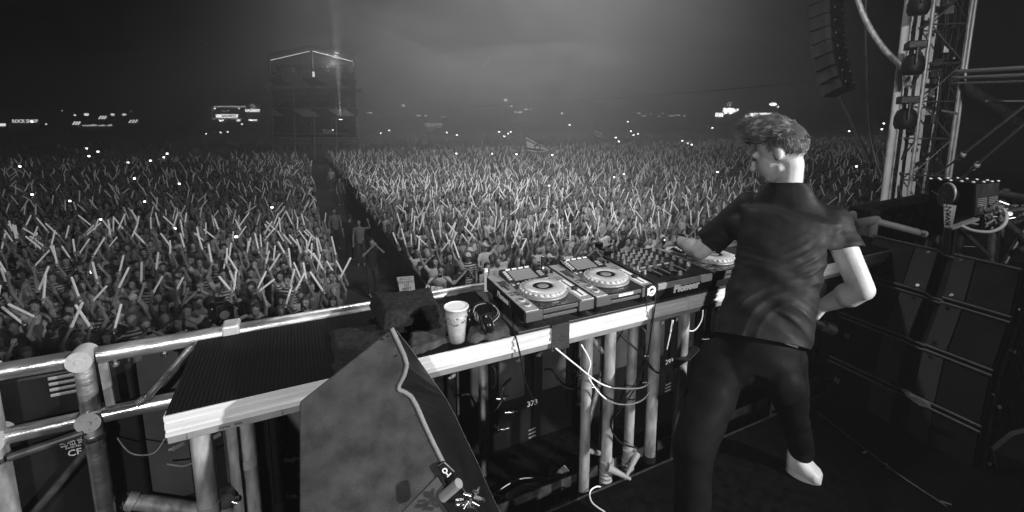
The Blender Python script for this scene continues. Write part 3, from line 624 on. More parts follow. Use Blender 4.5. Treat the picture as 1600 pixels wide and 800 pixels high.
# towels and jacket
def cushion(name, corners, h, m, label, cat, z0=1.004, amp=.006, nx=40, ny=30, seed=0, edge=.10, folds=0):
    c = [Vector((q.x, q.y, 0)) for q in corners]; top = []; r_ = seed*13.7
    def pt(u, v, hh):
        p = c[0]*(1-u)*(1-v)+c[1]*u*(1-v)+c[2]*u*v+c[3]*(1-u)*v
        nz = mnoise.noise(Vector((p.x*7+r_, p.y*7, seed)))*amp*2+mnoise.noise(Vector((p.x*25+r_, p.y*25, seed)))*amp*.6
        e = min(u, 1-u, v, 1-v)/edge; e = 1 if e > 1 else math.sin(e*math.pi/2)**.6 if e > 0 else 0
        wob = mnoise.noise(Vector((u*4+r_, v*4, 1.3)))*.02*(1-e*.5)
        z = z0+hh*(.15+.85*e)+nz*e
        return Vector((p.x+wob, p.y+mnoise.noise(Vector((v*4+r_, u*4, 7)))*.02*(1-e*.5), z))
    vs = [pt(i/nx, j/ny, h) for j in range(ny+1) for i in range(nx+1)]; fs = [(j*(nx+1)+i, j*(nx+1)+i+1, (j+1)*(nx+1)+i+1, (j+1)*(nx+1)+i) for j in range(ny) for i in range(nx)]
    a = MB(); a.add(vs, fs, True)
    bd = [i for i in range(nx+1)]+[(j+1)*(nx+1)-1 for j in range(1, ny+1)]+[ny*(nx+1)+i for i in range(nx-1, -1, -1)]+[j*(nx+1) for j in range(ny-1, 0, -1)]
    rim = [vs[i] for i in bd]; n_ = len(rim); out = []
    for p in rim: out.append(p)
    lo = [Vector((p.x, p.y, z0)) for p in rim]; a.add(out+lo, [(k, n_+k, n_+(k+1) % n_, (k+1) % n_) for k in range(n_)], True); a.add(lo, [tuple(range(n_))])
    o = a.build(name, m, base=c[0]+Vector((0, 0, z0))); tag(o, label, cat); return o
cushion('towel', [PZ(598, 512, 1.03), PZ(702, 508, 1.03), PZ(700, 478, 1.03), PZ(590, 478, 1.03)], .045, 'cloth', 'folded black towel lying flat beneath the thicker towel', 'towel', seed=1)
cushion('towel', [PZ(600, 507, 1.075), PZ(690, 490, 1.075), PZ(676, 460, 1.075), PZ(578, 470, 1.075)], .062, 'cloth', 'thick folded black towel on top of the pile at the railing', 'towel', z0=1.05, seed=2)
cushion('towel', [PZ(527, 580, 1.01), PZ(640, 560, 1.01), PZ(600, 505, 1.01), PZ(515, 518, 1.01)], .022, 'cloth', 'black towel spread flat left of the towel pile behind the monitor', 'towel', seed=3)
cushion('jacket', [PZ(640, 552, 1.02), PZ(702, 530, 1.02), PZ(697, 505, 1.02), PZ(640, 520, 1.02)], .028, 'cloth2', 'dark folded jacket sleeve lying between the towels and the cup', 'jacket', seed=4, amp=.009)
cushion('jacket', [PZ(733, 533, 1.01), PZ(800, 524, 1.01), PZ(782, 488, 1.01), PZ(730, 500, 1.01)], .022, 'cloth2', 'dark ribbed jacket lying under the headphones right of the cup', 'jacket', seed=5, amp=.009)

# headphones
hq = Vector((1.03, .19, 1.03)); t = empty('headphones', hq, 'black closed headphones lying on the dark jacket', 'headphones')
for k, (px_, py_, tz) in enumerate(((738, 496, 1.045), (763, 505, 1.055))):
    q = PZ(px_, py_, tz); Rm = Matrix.Rotation(R(-35+20*k), 3, 'Z') @ Matrix.Rotation(R(72), 3, 'Y')
    a = MB(); a.lathe(q, [(.001, -.018), (.034, -.018), (.038, -.006), (.038, .004), (.030, .014), (.001, .018)], 26, Rm, 1, 1.15); e = a.build('ear_cup', 'gloss', t)
    a = MB(); a.lathe(q, [(.024, -.030), (.038, -.026), (.039, -.017), (.024, -.016)], 26, Rm, 1, 1.15); a.build('ear_pad', 'black', e)
    a = MB(); a.lathe(q, [(.001, .016), (.020, .0165), (.021, .019), (.001, .020)], 22, Rm); a.build('cup_badge', 'silver2', e)
pb = [PZ(738, 488, 1.075), PZ(742, 478, 1.09), PZ(757, 474, 1.10), PZ(772, 480, 1.10), PZ(778, 492, 1.085), PZ(768, 503, 1.075)]
for q, rr, mm_, nm in ((0, .009, 'gloss', 'headband'), (1, .0022, 'silver2', 'band_trim')):
    a = MB(); a.tube([p+Vector((0, -.012*q, .004*q)) for p in bez(pb, 6)], rr, 10); a.build(nm, mm_, t)
cable('coiled black headphone cable curving on the jacket', coil(1.045, .13, .05, .03, 1.03, 2, 9)+[Vector((1.12, .22, 1.03)), Vector((1.16, .35, 1.03))], .0035, 'gloss', 3)
# action camera on an arm behind the mixer
q = P(945, 378, 2.62); t = empty('action_camera', q, 'small silver action camera on a black arm rising behind the mixer', 'action camera')
Rm = Matrix.Rotation(R(18), 3, 'Z') @ Matrix.Rotation(R(-8), 3, 'Y')
a = MB(); a.box(q, (.075, .030, .052), Rm); cb = a.build('camera_body', 'white', t, bevel=.004)
a = MB(); a.box(q+Vector((-.02, 0, -.006)) , (.088, .040, .030), Rm); a.box(q+Vector((-.0, 0, -.031)), (.09, .04, .008), Rm); a.build('camera_frame', 'black', t, bevel=.003)
l_ = q+Vector((.018, -.017, .008)); a = MB(); a.cyl(l_, l_+Vector((.004, -.012, 0)), .014, 20); a.build('lens_ring', 'silver2', cb); a = MB(); a.cyl(l_+Vector((.0042, -.0121, 0)), l_+Vector((.005, -.0145, 0)), .009, 16); a.build('lens_glass', 'gloss', cb)
e_ = Vector((1.90, .425, 1.118)); a = MB(); a.beam(q+Vector((0, 0, -.03)), e_, .024, .016); a.build('arm', 'gloss', t, bevel=.003)
a = MB(); a.cyl(e_+Vector((-.02, 0, 0)), e_+Vector((.02, 0, 0)), .014, 14); a.build('hinge', 'black', t)
cable('thin black wire from the small silver camera down to the mixer', [q+Vector((.04, 0, .01)), q+Vector((.07, .0, .0)), q+Vector((.08, .0, -.05)), Vector((1.96, .42, 1.118))], .002, 'black')

# ------------------------------------------------------------------ floor monitor in the foreground
fm = empty('floor_monitor', P(620, 800, 1.25)-Vector((0, 0, .3)), 'large wedge loudspeaker in fuzzy dark carpet standing on end in the foreground', 'floor monitor')
near = [(612, 513), (622, 534), (632, 556), (636, 570), (632, 586), (623, 603), (623, 609), (632, 612), (643, 620), (652, 636), (664, 664), (678, 694), (692, 722), (712, 764), (740, 822), (775, 900), (660, 960), (467, 960), (467, 628)]
NT = lambda px_, py_: 1.22+(700-py_)*.00022+(px_-467)*.0004
nv = [P(x, y, NT(x, y)) for x, y in near]
nrm = (nv[-1]-nv[0]).cross(nv[-3]-nv[0]).normalized()
dirv = (P(700, 640, 1.5)-P(700, 640, 1.2)).normalized()
inset = dirv*.02
a = MB(); a.prism(nv, inset); sp = a.build('side_panel', 'carpet', fm, bevel=.007, seg=3)
far = [(618, 514), (640, 541), (660, 570), (674, 590), (690, 612), (697, 622), (701, 630), (706, 639), (712, 650), (722, 672), (734, 697), (747, 724), (757, 747), (768, 772), (785, 808), (815, 860), (720, 880), (560, 880), (560, 640)]
fv = [P(x, y, NT(x, y)+.16+max(0, (y-513))*.0011) for x, y in far]
a = MB(); n_ = len(near); ins = [p+inset*1.02 for p in nv]
def sh(ps, k): c_ = sum(ps, Vector())/len(ps); return [c_+(p-c_)*k for p in ps]
a.rings([sh(ins, .975), sh([p-dirv*.02 for p in fv], .985)], smooth=False); a.build('enclosure', 'cab', fm)
a = MB(); a.prism(fv, inset*1.1); a.build('far_side_panel', 'edge', fm, bevel=.006)
a = MB()
for k in range(0, 14):
    p = nv[k]; q = nv[k+1]; a.cyl(p-dirv*.0008, q-dirv*.0008, .0065, 8)
a.build('panel_edge', 'edge', fm)
for x, y in ((598, 530), (607, 525), (619, 556), (653, 648)):
    p = P(x, y, NT(x, y)-.004); a = MB(); a.cyl(p, p+dirv*.01, .0035, 12); a.build('screw_hole', 'black', fm)
rec = [(684, 743), (712, 790), (740, 850), (775, 900), (700, 900), (560, 870), (630, 798)]
rv = [P(x, y, NT(x, y)-.006) for x, y in rec]; a = MB(); a.prism(rv, inset*.4); a.build('recess_plate', 'panel', fm, bevel=.004)
cp = [(682, 728), (694, 720), (711, 736), (714, 752), (722, 758), (742, 790), (760, 830), (720, 830), (687, 782), (690, 768), (700, 757)]
a = MB(); a.prism([P(x, y, NT(x, y)-.020) for x, y in cp], inset*.9); cpn = a.build('connector_plate', 'gloss', fm, bevel=.004)
BX = (P(700, 735, 1.2)-P(690, 727, 1.2)); BY = (P(690, 727, 1.2)-P(682, 738, 1.2))
text('symbol', 'O-I', .020, P(697, 738, NT(697, 738)-.022), P(710, 750, 1.2)-P(696, 736, 1.2), P(705, 727, 1.2)-P(694, 738, 1.2), 'white', cpn, bold=.0008)
a = MB(); a.cyl(P(692, 777, 1.21), P(717, 755, 1.19), .013, 16); a.build('carry_handle', 'grey', cpn)
for k in range(12):
    r_ = random.Random(k+40); x, y = 722+r_.random()*38, 768+r_.random()*30; p = P(x, y, 1.22); d = Vector((r_.uniform(-1, 1), r_.uniform(-.5, .5), r_.uniform(-1, 1))).normalized()
    a = MB(); a.cyl(p, p+d*.022, .003+.002*r_.random(), 8); a.build('rigging_fitting', 'steel', cpn)
b = MB(); zb = min(v.z for v in nv); b.box((P(620, 800, 1.4).x-.02, P(620, 800, 1.4).y+.02, (.15+zb)/2), (.50, .40, zb-.151), Matrix.Rotation(-YAW, 3, 'Z')); o = b.build('flight_case', 'black', base=(P(620, 800, 1.4).x, P(620, 800, 1.4).y, .15), bevel=.01); tag(o, 'black flight case that carries the carpeted floor monitor', 'flight case')

# ------------------------------------------------------------------ the man at the mixer
J = {k: P(*v) for k, v in dict(neck=(1232, 288, 2.02), chest=(1229, 350, 1.99), mid=(1212, 430, 1.93), waist=(1196, 500, 1.89), pelv=(1182, 556, 1.87),
  Lsh=(1167, 325, 2.12), Lelb=(1094, 392, 2.27), Lwr=(1062, 377, 2.47), Lhd=(1046, 385, 2.60),
  Rsh=(1303, 352, 1.95), Relb=(1347, 452, 1.84), Rwr=(1290, 476, 1.98), Rhd=(1272, 482, 2.06),
  Lhip=(1130, 575, 1.90), Lkn=(1083, 700, 1.72), Lan=(1080, 905, 1.66), Rhip=(1222, 568, 1.88), Rkn=(1238, 640, 2.06), Ran=(1252, 704, 2.17)).items()}
side = (J['Rsh']-J['Lsh']).normalized()
dj = empty('person', (J['pelv'].x, J['pelv'].y, .15), 'man in a black t-shirt and black jeans seen from behind, reaching over the players', 'person')
hc = P(1216, 240, 2.04)
camR = (P(900, 300, 2)-P(800, 300, 2)).normalized(); camF = (P(800, 300, 3)-P(800, 300, 2)).normalized(); camF.z = 0; camF.normalize()
fwd = (-camR*math.cos(R(38))+camF*math.sin(R(38))); fwd = (fwd*math.cos(R(24))-Vector((0, 0, 1))*math.sin(R(24))).normalized()
upv = (Vector((0, 0, 1))-fwd*fwd.z).normalized(); upv = (upv+camR*.05).normalized(); lat = upv.cross(fwd).normalized()   # head axes: fwd = nose, lat = his left, upv = crown
HM = Matrix((fwd, lat, upv)).transposed()*1.06
def H(x, y, z): return hc+HM @ Vector((x, y, z))
def ringe(c, rx, ry, sd, ax, n=28, sq=2.3):
    ax = Vector(ax).normalized(); sd = Vector(sd); sd = (sd-ax*sd.dot(ax)).normalized(); f = ax.cross(sd); out = []
    for k in range(n):
        t = 2*math.pi*k/n; c_, s_ = math.cos(t), math.sin(t); e = 2/sq
        out.append(c+sd*rx*math.copysign(abs(c_)**e, c_)+f*ry*math.copysign(abs(s_)**e, s_))
    return out
spine = [('pelv', .150, .105), ('waist', .140, .100), ('mid', .150, .108), ('chest', .172, .115)]
def torso(mb, g, top=True, lowdrop=.0):
    ax = (J['chest']-J['pelv']).normalized(); rg = []
    if lowdrop:
        for z, rx, ry in ((-.03, .172, .138), (.03, .176, .140), (.075, .172, .134)): rg.append(ringe(J['pelv']+ax*z, rx, ry, side, ax))
    for k, rx, ry in (spine[2:] if lowdrop else spine): rg.append(ringe(J[k], rx+g, ry+g, side, ax))
    sm = (J['Lsh']+J['Rsh'])/2
    rg.append(ringe(sm*.55+J['chest']*.45, .190+g, .108+g, side, ax)); rg.append(ringe(sm, .175+g, .085+g, side, ax)); rg.append(ringe(sm*.45+J['neck']*.55, .110+g, .070+g, side, ax)); rg.append(ringe(J['neck'], .066+g, .062+g, side, ax))
    mb.rings(rg)
# body
b = MB(); torso(b, -.012)
b.cap(J['neck']-Vector((0, 0, .05)), H(-.030, 0, -.055), .060, .054, 16)
b.ell(H(-.018, 0, .028), (.098, .078, .094), HM, 24, 16); b.ell(H(.038, 0, -.03), (.060, .058, .078), HM, 20, 14)
b.cap(H(.055, 0, -.088), H(.072, 0, -.090), .026, .020); b.cap(H(.01, .040, -.060), H(.06, .018, -.086), .022, .020); b.cap(H(.01, -.040, -.060), H(.06, -.018, -.086), .022, .020)
b.cap(H(.092, 0, .006), H(.113, 0, -.030), .009, .0135, 10); b.cap(H(.083, -.035, .024), H(.083, .035, .024), .014, .014, 10)
b.cap(H(.088, -.018, -.058), H(.088, .018, -.058), .0085, .0085, 8)
for s_ in (-1, 1): b.ell(H(-.012, .078*s_, -.002), (.017, .008, .031), HM @ Matrix.Rotation(R(-12), 3, 'Y'), 14, 10)
for s_, e_, w_, ra, rb, rc in (('Lsh', 'Lelb', 'Lwr', .058, .048, .030), ('Rsh', 'Relb', 'Rwr', .060, .050, .030)):
    b.cap(J[s_], J[e_], ra, rb-.004, 20); b.cap(J[e_], J[e_]*.62+J[w_]*.38, rb-.004, rb+.001, 20); b.cap(J[e_]*.62+J[w_]*.38, J[w_], rb+.001, rc, 20)
def hand(mb, w_, h_, palmn, curl, thumb_side, sc_=1.):
    d = (h_-w_).normalized(); pn = (Vector(palmn)-d*Vector(palmn).dot(d)).normalized(); s2 = d.cross(pn)*thumb_side
    mb.cap(w_, w_+d*.035, .028, .030, 14, s2, .75); pe = w_+d*.085
    for k in range(4): o_ = s2*(-.030+.020*k); mb.cap(w_+d*.03+o_*.7, pe+o_, .015, .0115, 10)
    for k, ln in enumerate((.062, .075, .080, .072)):
        o_ = s2*(-.030+.020*k); a0 = pe+o_; a1 = a0+(d*math.cos(curl*.5)+pn*math.sin(curl*.5))*ln*.5+o_*.1; a2 = a1+(d*math.cos(curl)+pn*math.sin(curl))*ln*.3; a3 = a2+(d*math.cos(curl*1.5)+pn*math.sin(curl*1.5))*ln*.22
        mb.cap(a0, a1, .0098, .0088, 8); mb.cap(a1, a2, .0086, .0080, 8); mb.cap(a2, a3, .0078, .0068, 8)
    t0 = w_+d*.02+s2*.024; t1 = t0+(d*.6+s2*.75+pn*.15).normalized()*.038; t2 = t1+(d*.85+s2*.35+pn*.3).normalized()*.030
    mb.cap(t0, t1, .014, .0115, 10); mb.cap(t1, t2, .011, .009, 10)
hand(b, J['Lwr'], J['Lhd'], (0, 0, -1), .9, 1)
hand(b, J['Rwr'], J['Rhd']+Vector((0, 0, -.01)), -side, 1.0, -1)
for h_, k_, a_ in (('Lhip', 'Lkn', 'Lan'), ('Rhip', 'Rkn', 'Ran')): b.cap(J[h_], J[k_], .08, .055, 16); b.cap(J[k_], J[a_], .052, .036, 16)
me = remesh(b, .0065, 3, 1., dj.location); bd = link_mesh('body', me, 'skin', dj)
# face details
a = MB()
for s_ in (-1, 1): a.ell(H(.088, .032*s_, .006), (.008, .013, .006), HM)
a.build('eyes', 'eye', dj)
a = MB()
for s_ in (-1, 1): a.cap(H(.097, .014*s_, .026), H(.088, .048*s_, .027), .0035, .003, 8)
a.build('eyebrows', 'hair', dj)
# t-shirt with folds
b = MB(); ax = (J['chest']-J['pelv']).normalized(); torso(b, .010, lowdrop=-.035)
vR = (J['Relb']-J['Rsh']); vL = (J['Lelb']-J['Lsh'])
b.cap(J['Rsh']-vR*.05, J['Rsh']+vR*.40, .074, .068, 22); b.cap(J['Lsh']-vL*.02, J['Lsh']+vL*.80, .069, .068, 22)
b.cap((J['Rsh']+J['neck'])/2-Vector((0, 0, .04)), J['Rsh'], .062, .074, 18); b.cap((J['Lsh']+J['neck'])/2-Vector((0, 0, .04)), J['Lsh'], .060, .066, 18)
b.cap(J['Rsh']+vR*.28, J['chest']+side*.10-ax*.07, .062, .08, 18); b.cap(J['Lsh']+vL*.3, J['chest']-side*.10-ax*.07, .062, .08, 18)
b.cap(J['mid']-side*.06, J['waist']-side*.05, .10, .11, 18)
me = remesh(b, .0065, 14, 1., (0, 0, 0))
co = np.empty(len(me.vertices)*3); me.vertices.foreach_get('co', co); co = co.reshape(-1, 3); no = np.array([v.normal[:] for v in me.vertices])
S_ = np.array(side); U_ = np.array(ax); pz = np.array(J['pelv']); lz = (co-pz) @ U_; lx = (co-pz) @ S_; Rs = np.array(J['Rsh']); Re = np.array(J['Relb'])
top_ = (np.array(J['chest'])-pz) @ U_
out = np.zeros(len(co))
for i in range(len(co)):
    x, z = lx[i], lz[i]
    wv = mnoise.noise(Vector((x*2.6, z*2.6, 2.2)))*1.4
    ph1 = z*40-x*38+wv*8; ph2 = z*60+x*16+wv*9+1.7
    m1 = max(0, mnoise.noise(Vector((x*5, z*7, 9.)))+.35); m2 = max(0, mnoise.noise(Vector((x*5+4, z*6, 3.)))+.3)
    r1 = (1-abs(math.sin(ph1)))**1.5; r2 = (1-abs(math.sin(ph2)))**1.5; f3 = mnoise.noise(Vector((x*9+z*7, z*16, 5.)))
    low = max(0, min(1, (top_*1.0-z)/(top_*.6)))
    out[i] = low*(.014*r1*m1**1.5+.011*r2*m2**1.5+.012*f3)+(1-low)*(.004*f3+.003*r2*m2)
    ds = np.linalg.norm(co[i]-Rs); out[i] += .006*max(0, 1-ds/.22)*math.sin(ds*70+x*20)
co = co+no*out[:, None]
cut = []
tmp = co.copy(); me.vertices.foreach_set('co', (tmp).ravel()); 
import bmesh
bm = bmesh.new(); bm.from_mesh(me)
def cutp(bm, co_, no_, rad, test=None):
    co_ = Vector(co_); no_ = Vector(no_).normalized()
    fs = [f for f in bm.faces if (f.calc_center_median()-co_).length < rad and (test is None or test(f.calc_center_median()))]
    gm = set(fs)
    for f in fs: gm.update(f.edges); gm.update(f.verts)
    bmesh.ops.bisect_plane(bm, geom=list(gm), plane_co=co_, plane_no=no_, clear_outer=True)
cutp(bm, J['Rsh']+vR*.41, vR, .135, lambda p: (p-J['chest']).dot(side) > .15)
cutp(bm, J['Lsh']+vL*.78, vL, .15)
cutp(bm, J['pelv']+ax*.062, -ax+side*.16, 1.)
nd_ = (H(-.035, 0, -.055)-J['neck']).normalized(); cutp(bm, J['neck']-nd_*.004, nd_+camF*.25, .11)
for v in bm.verts: v.co = v.co-Vector(dj.location)
bm.to_mesh(me); bm.free(); me.name = 't_shirt'
ts = link_mesh('t_shirt', me, 'shirt', dj); sd_ = ts.modifiers.new('s', 'SOLIDIFY'); sd_.thickness = .003; sd_.offset = 1
# jeans
b = MB(); ax2 = (J['waist']-J['pelv']).normalized()
b.rings([ringe(J['pelv']-ax2*.07, .155, .125, side, ax2), ringe(J['pelv'], .164, .128, side, ax2), ringe(J['pelv']+ax2*.06, .150, .114, side, ax2), ringe(J['pelv']+ax2*.085, .145, .110, side, ax2)])
for h_, k_, a_, r1_, r2_, r3_ in (('Lhip', 'Lkn', 'Lan', .108, .078, .060), ('Rhip', 'Rkn', 'Ran', .100, .070, .056)):
    b.cap(J[h_]+Vector((0, 0, .02)), J[k_], r1_, r2_, 20); b.cap(J[k_], J[a_], r2_, r3_, 20)
for s2 in (-1, 1): b.ell(J['pelv']+side*.07*s2-ax2*.045-Vector((camF.x, camF.y, 0))*.055, (.085, .085, .085))
me = remesh(b, .0075, 16, 1., (0, 0, 0))
for v in me.vertices:
    p = v.co; q = p-J['pelv']; z = q.dot(ax2); x = q.dot(side); nl = v.normal
    k = mnoise.noise(Vector((x*5, z*5, 1)))
    v.co = p+nl*(.007*(1-abs(math.sin(z*34-x*30+k*6)))*max(0, .25+k)+.005*mnoise.noise(Vector((x*9+z*5, z*12, 3)))+.004*math.sin(z*40+x*22+k*4)*max(0, 1-abs(z+.10)/.18)+.006*math.sin((p-J['Rkn']).length*90+k*4)*max(0, 1-(p-J['Rkn']).length/.16)) - Vector(dj.location)
me.name = 'jeans'; jn = link_mesh('jeans', me, 'jeans', dj); sm_ = jn.modifiers.new('s', 'SMOOTH'); sm_.iterations = 8; sm_.factor = .5
# belt line, loops, pocket stitching and label
back = -Vector((camF.x, camF.y, 0)).normalized()
rg = [ringe(J['pelv']+ax2*z, .154+g, .120+g, side, ax2, 60) for z, g in ((.024, .003), (.025, .0115), (.064, .0075), (.065, .0))]
a = MB(); a.rings(rg, cap=False); a.build('waistband', 'jeans', jn)
for an in (-118, -92, -62, -35): 
    r0 = ringe(J['pelv']+ax2*.025, .170, .136, side, ax2, 360)[an % 360]; r1 = ringe(J['pelv']+ax2*.068, .166, .132, side, ax2, 360)[an % 360]
    a = MB(); a.beam(r0, r1, .011, .005, back); a.build('belt_loop', 'jeans', jn)
q = ringe(J['pelv']-ax2*.045, .178, .142, side, ax2, 360)[-132]; q = P(1133, 556, (q-CAMP).dot((P(800, 291, 1)-CAMP))*0+1.70)
a = MB(); a.beam(P(1126, 551, 1.755), P(1139, 559, 1.755), .012, .006, (0, 0, 1)); a.build('pocket_label', 'grey', jn)
# hair
skull = lambda x, y, z: (x, y, z)
b = MB(); b.ell(H(-.022, 0, .036), (.103, .0815, .094), HM, 28, 18); b.ell(H(.005, 0, .085), (.098, .066, .052), HM, 24, 16); b.ell(H(.055, .008, .095), (.050, .050, .036), HM, 20, 12)
me = remesh(b, .006, 1, 1., (0, 0, 0)); bm = bmesh.new(); bm.from_mesh(me); inv = HM.inverted(); dl = []
for v in bm.verts:
    q = inv @ (v.co-hc); lim = -.060-.045*max(0, -q.x/.1) if q.x < .015 else .055+.3*(q.x-.02)
    if q.x < .015 and q.x > -.03 and abs(q.y) > .06 and q.z < .03: lim = .032
    if q.z < lim+.008*mnoise.noise(q*60): dl.append(v)
    v.co = v.co-Vector(dj.location)
bmesh.ops.delete(bm, geom=dl, context='VERTS'); bm.to_mesh(me); bm.free(); me.name = 'hair'; hr = link_mesh('hair', me, 'hair_base', dj)
b = MB(); hrn = random.Random(11); n_s = 0
while n_s < 6500:
    th = hrn.uniform(0, 2*math.pi); ph = math.acos(hrn.uniform(-.93, 1)); d = Vector((math.sin(ph)*math.cos(th), math.sin(ph)*math.sin(th), math.cos(ph)))
    q = Vector((-.022+d.x*.102, d.y*.0805, .036+d.z*.093))
    lim = -.072-.045*max(0, -q.x/.1) if q.x < .015 else .058+.3*(q.x-.02)
    if q.x < .02 and q.x > -.035 and abs(q.y) > .058: lim = .020
    if q.z < lim: continue
    topn = max(0, min(1, (q.z-.055)/.05)); q = q+Vector((.022, 0, .026))*topn; front = max(0, min(1, (q.x+.03)/.09))
    ln = .008+.026*topn+.040*topn*front+.012*hrn.random()
    if q.z < .03: ln = .005+.010*hrn.random()*(max(0, (q.z+.05))/.08)
    r = .00075 if topn > .2 else .0005
    sweep = Vector((.75+.35*front, .15, .30+.35*front*topn)).normalized() if topn > .15 else Vector((.25, 0, -.9))
    clump = Vector((mnoise.noise(q*38), mnoise.noise(q*38+Vector((9, 0, 0))), mnoise.noise(q*38+Vector((0, 9, 0)))))
    dr = (d*(.22+.22*topn)+sweep*.9+clump*.6+Vector((hrn.uniform(-1, 1), hrn.uniform(-1, 1), hrn.uniform(-1, 1)))*.16).normalized()
    pts = [q]; cur = dr.copy()
    for k in range(4):
        pts.append(pts[-1]+cur*ln/4); cur = (cur+Vector((.10*front, 0, (-.18 if front < .4 else .22*(k-1.0)*-.9)))+clump*.18).normalized()
    b.tube([H(*p) for p in pts], [r*1.3, r*1.3, r*1.1, r*.8, r*.2], 3); n_s += 1
hs = b.build('hair_strands', 'hair', dj)
hs.parent = hr
# wristwatch and shoes
d = (J['Lhd']-J['Lwr']).normalized(); S3, U3, D3 = frame_from(d); wc = J['Lwr']-d*.012
b = MB(); b.rings([[wc+D3*z+(S3*math.cos(t)+U3*math.sin(t))*r for t in [2*math.pi*k/28 for k in range(28)]] for z, r in ((-.011, .0335), (-.011, .0375), (.011, .0365), (.011, .0325))], cap=False)
wb = b.build('watch_strap', 'gloss', dj); td = (CAMP-wc); td = (td-D3*td.dot(D3)).normalized(); td = (td+Vector((0, 0, .7))); td = (td-D3*td.dot(D3)).normalized()
b = MB(); b.cyl(wc+td*.034, wc+td*.043, .019, 24); b.build('watch_case', 'silver', wb)
def shoe(an, toe, ln=.28, name='shoe'):
    t_ = (toe-an); F_ = Vector((t_.x, t_.y, 0)).normalized(); fl = F_*math.cos(0)+Vector((0, 0, 0)); W_ = Vector((-F_.y, F_.x, 0)); h0 = an-Vector((0, 0, an.z-.152)) if an.z < .30 else an-Vector((0, 0, .105))
    tilt = 0. ; U4 = Vector((0, 0, 1)); o_ = h0-F_*.055
    b = MB(); rg = []
    for k in range(13):
        u = k/12; wd = .030+.016*math.sin(min(1, u*1.25)*math.pi*.8)+.004; wd = wd*min(1, .45+u*6) if u < .93 else wd*.6; hh = .095*(1-u)**.9+.045 if u > .25 else .105-.01*u
        c_ = o_+F_*(ln*u); rg.append([c_+W_*wd*math.copysign(abs(math.cos(t))**.7, math.cos(t))+U4*(hh*.5+hh*.5*math.copysign(abs(math.sin(t))**.8, math.sin(t))) for t in [2*math.pi*j/18 for j in range(18)]])
    b.rings(rg); s_ = b.build(name, 'shoe', dj)
    b = MB(); b.rings([[o_+F_*(ln*.5+math.cos(t)*ln*.515)+W_*math.sin(t)*(.047-.006*math.cos(t))+U4*z for t in [2*math.pi*j/24 for j in range(24)]] for z in (-.001, .022)]); b.build('sole', 'white', s_)
    for k in range(4): b = MB(); c_ = o_+F_*(ln*(.38+.11*k))+U4*(.098-.019*k); b.cyl(c_-W_*.022, c_+W_*.022, .0035, 6); b.build('lace', 'silver2', s_)
    b = MB(); b.cyl(o_+F_*.05+U4*.09, an+Vector((0, 0, .05)), .040, 16); b.build('sock', 'black', s_)
shoe(J['Ran'], J['Ran']+camR*.55-camF*.6, .145); shoe(J['Lan'], J['Lan']+camF*.2-camR*.2)

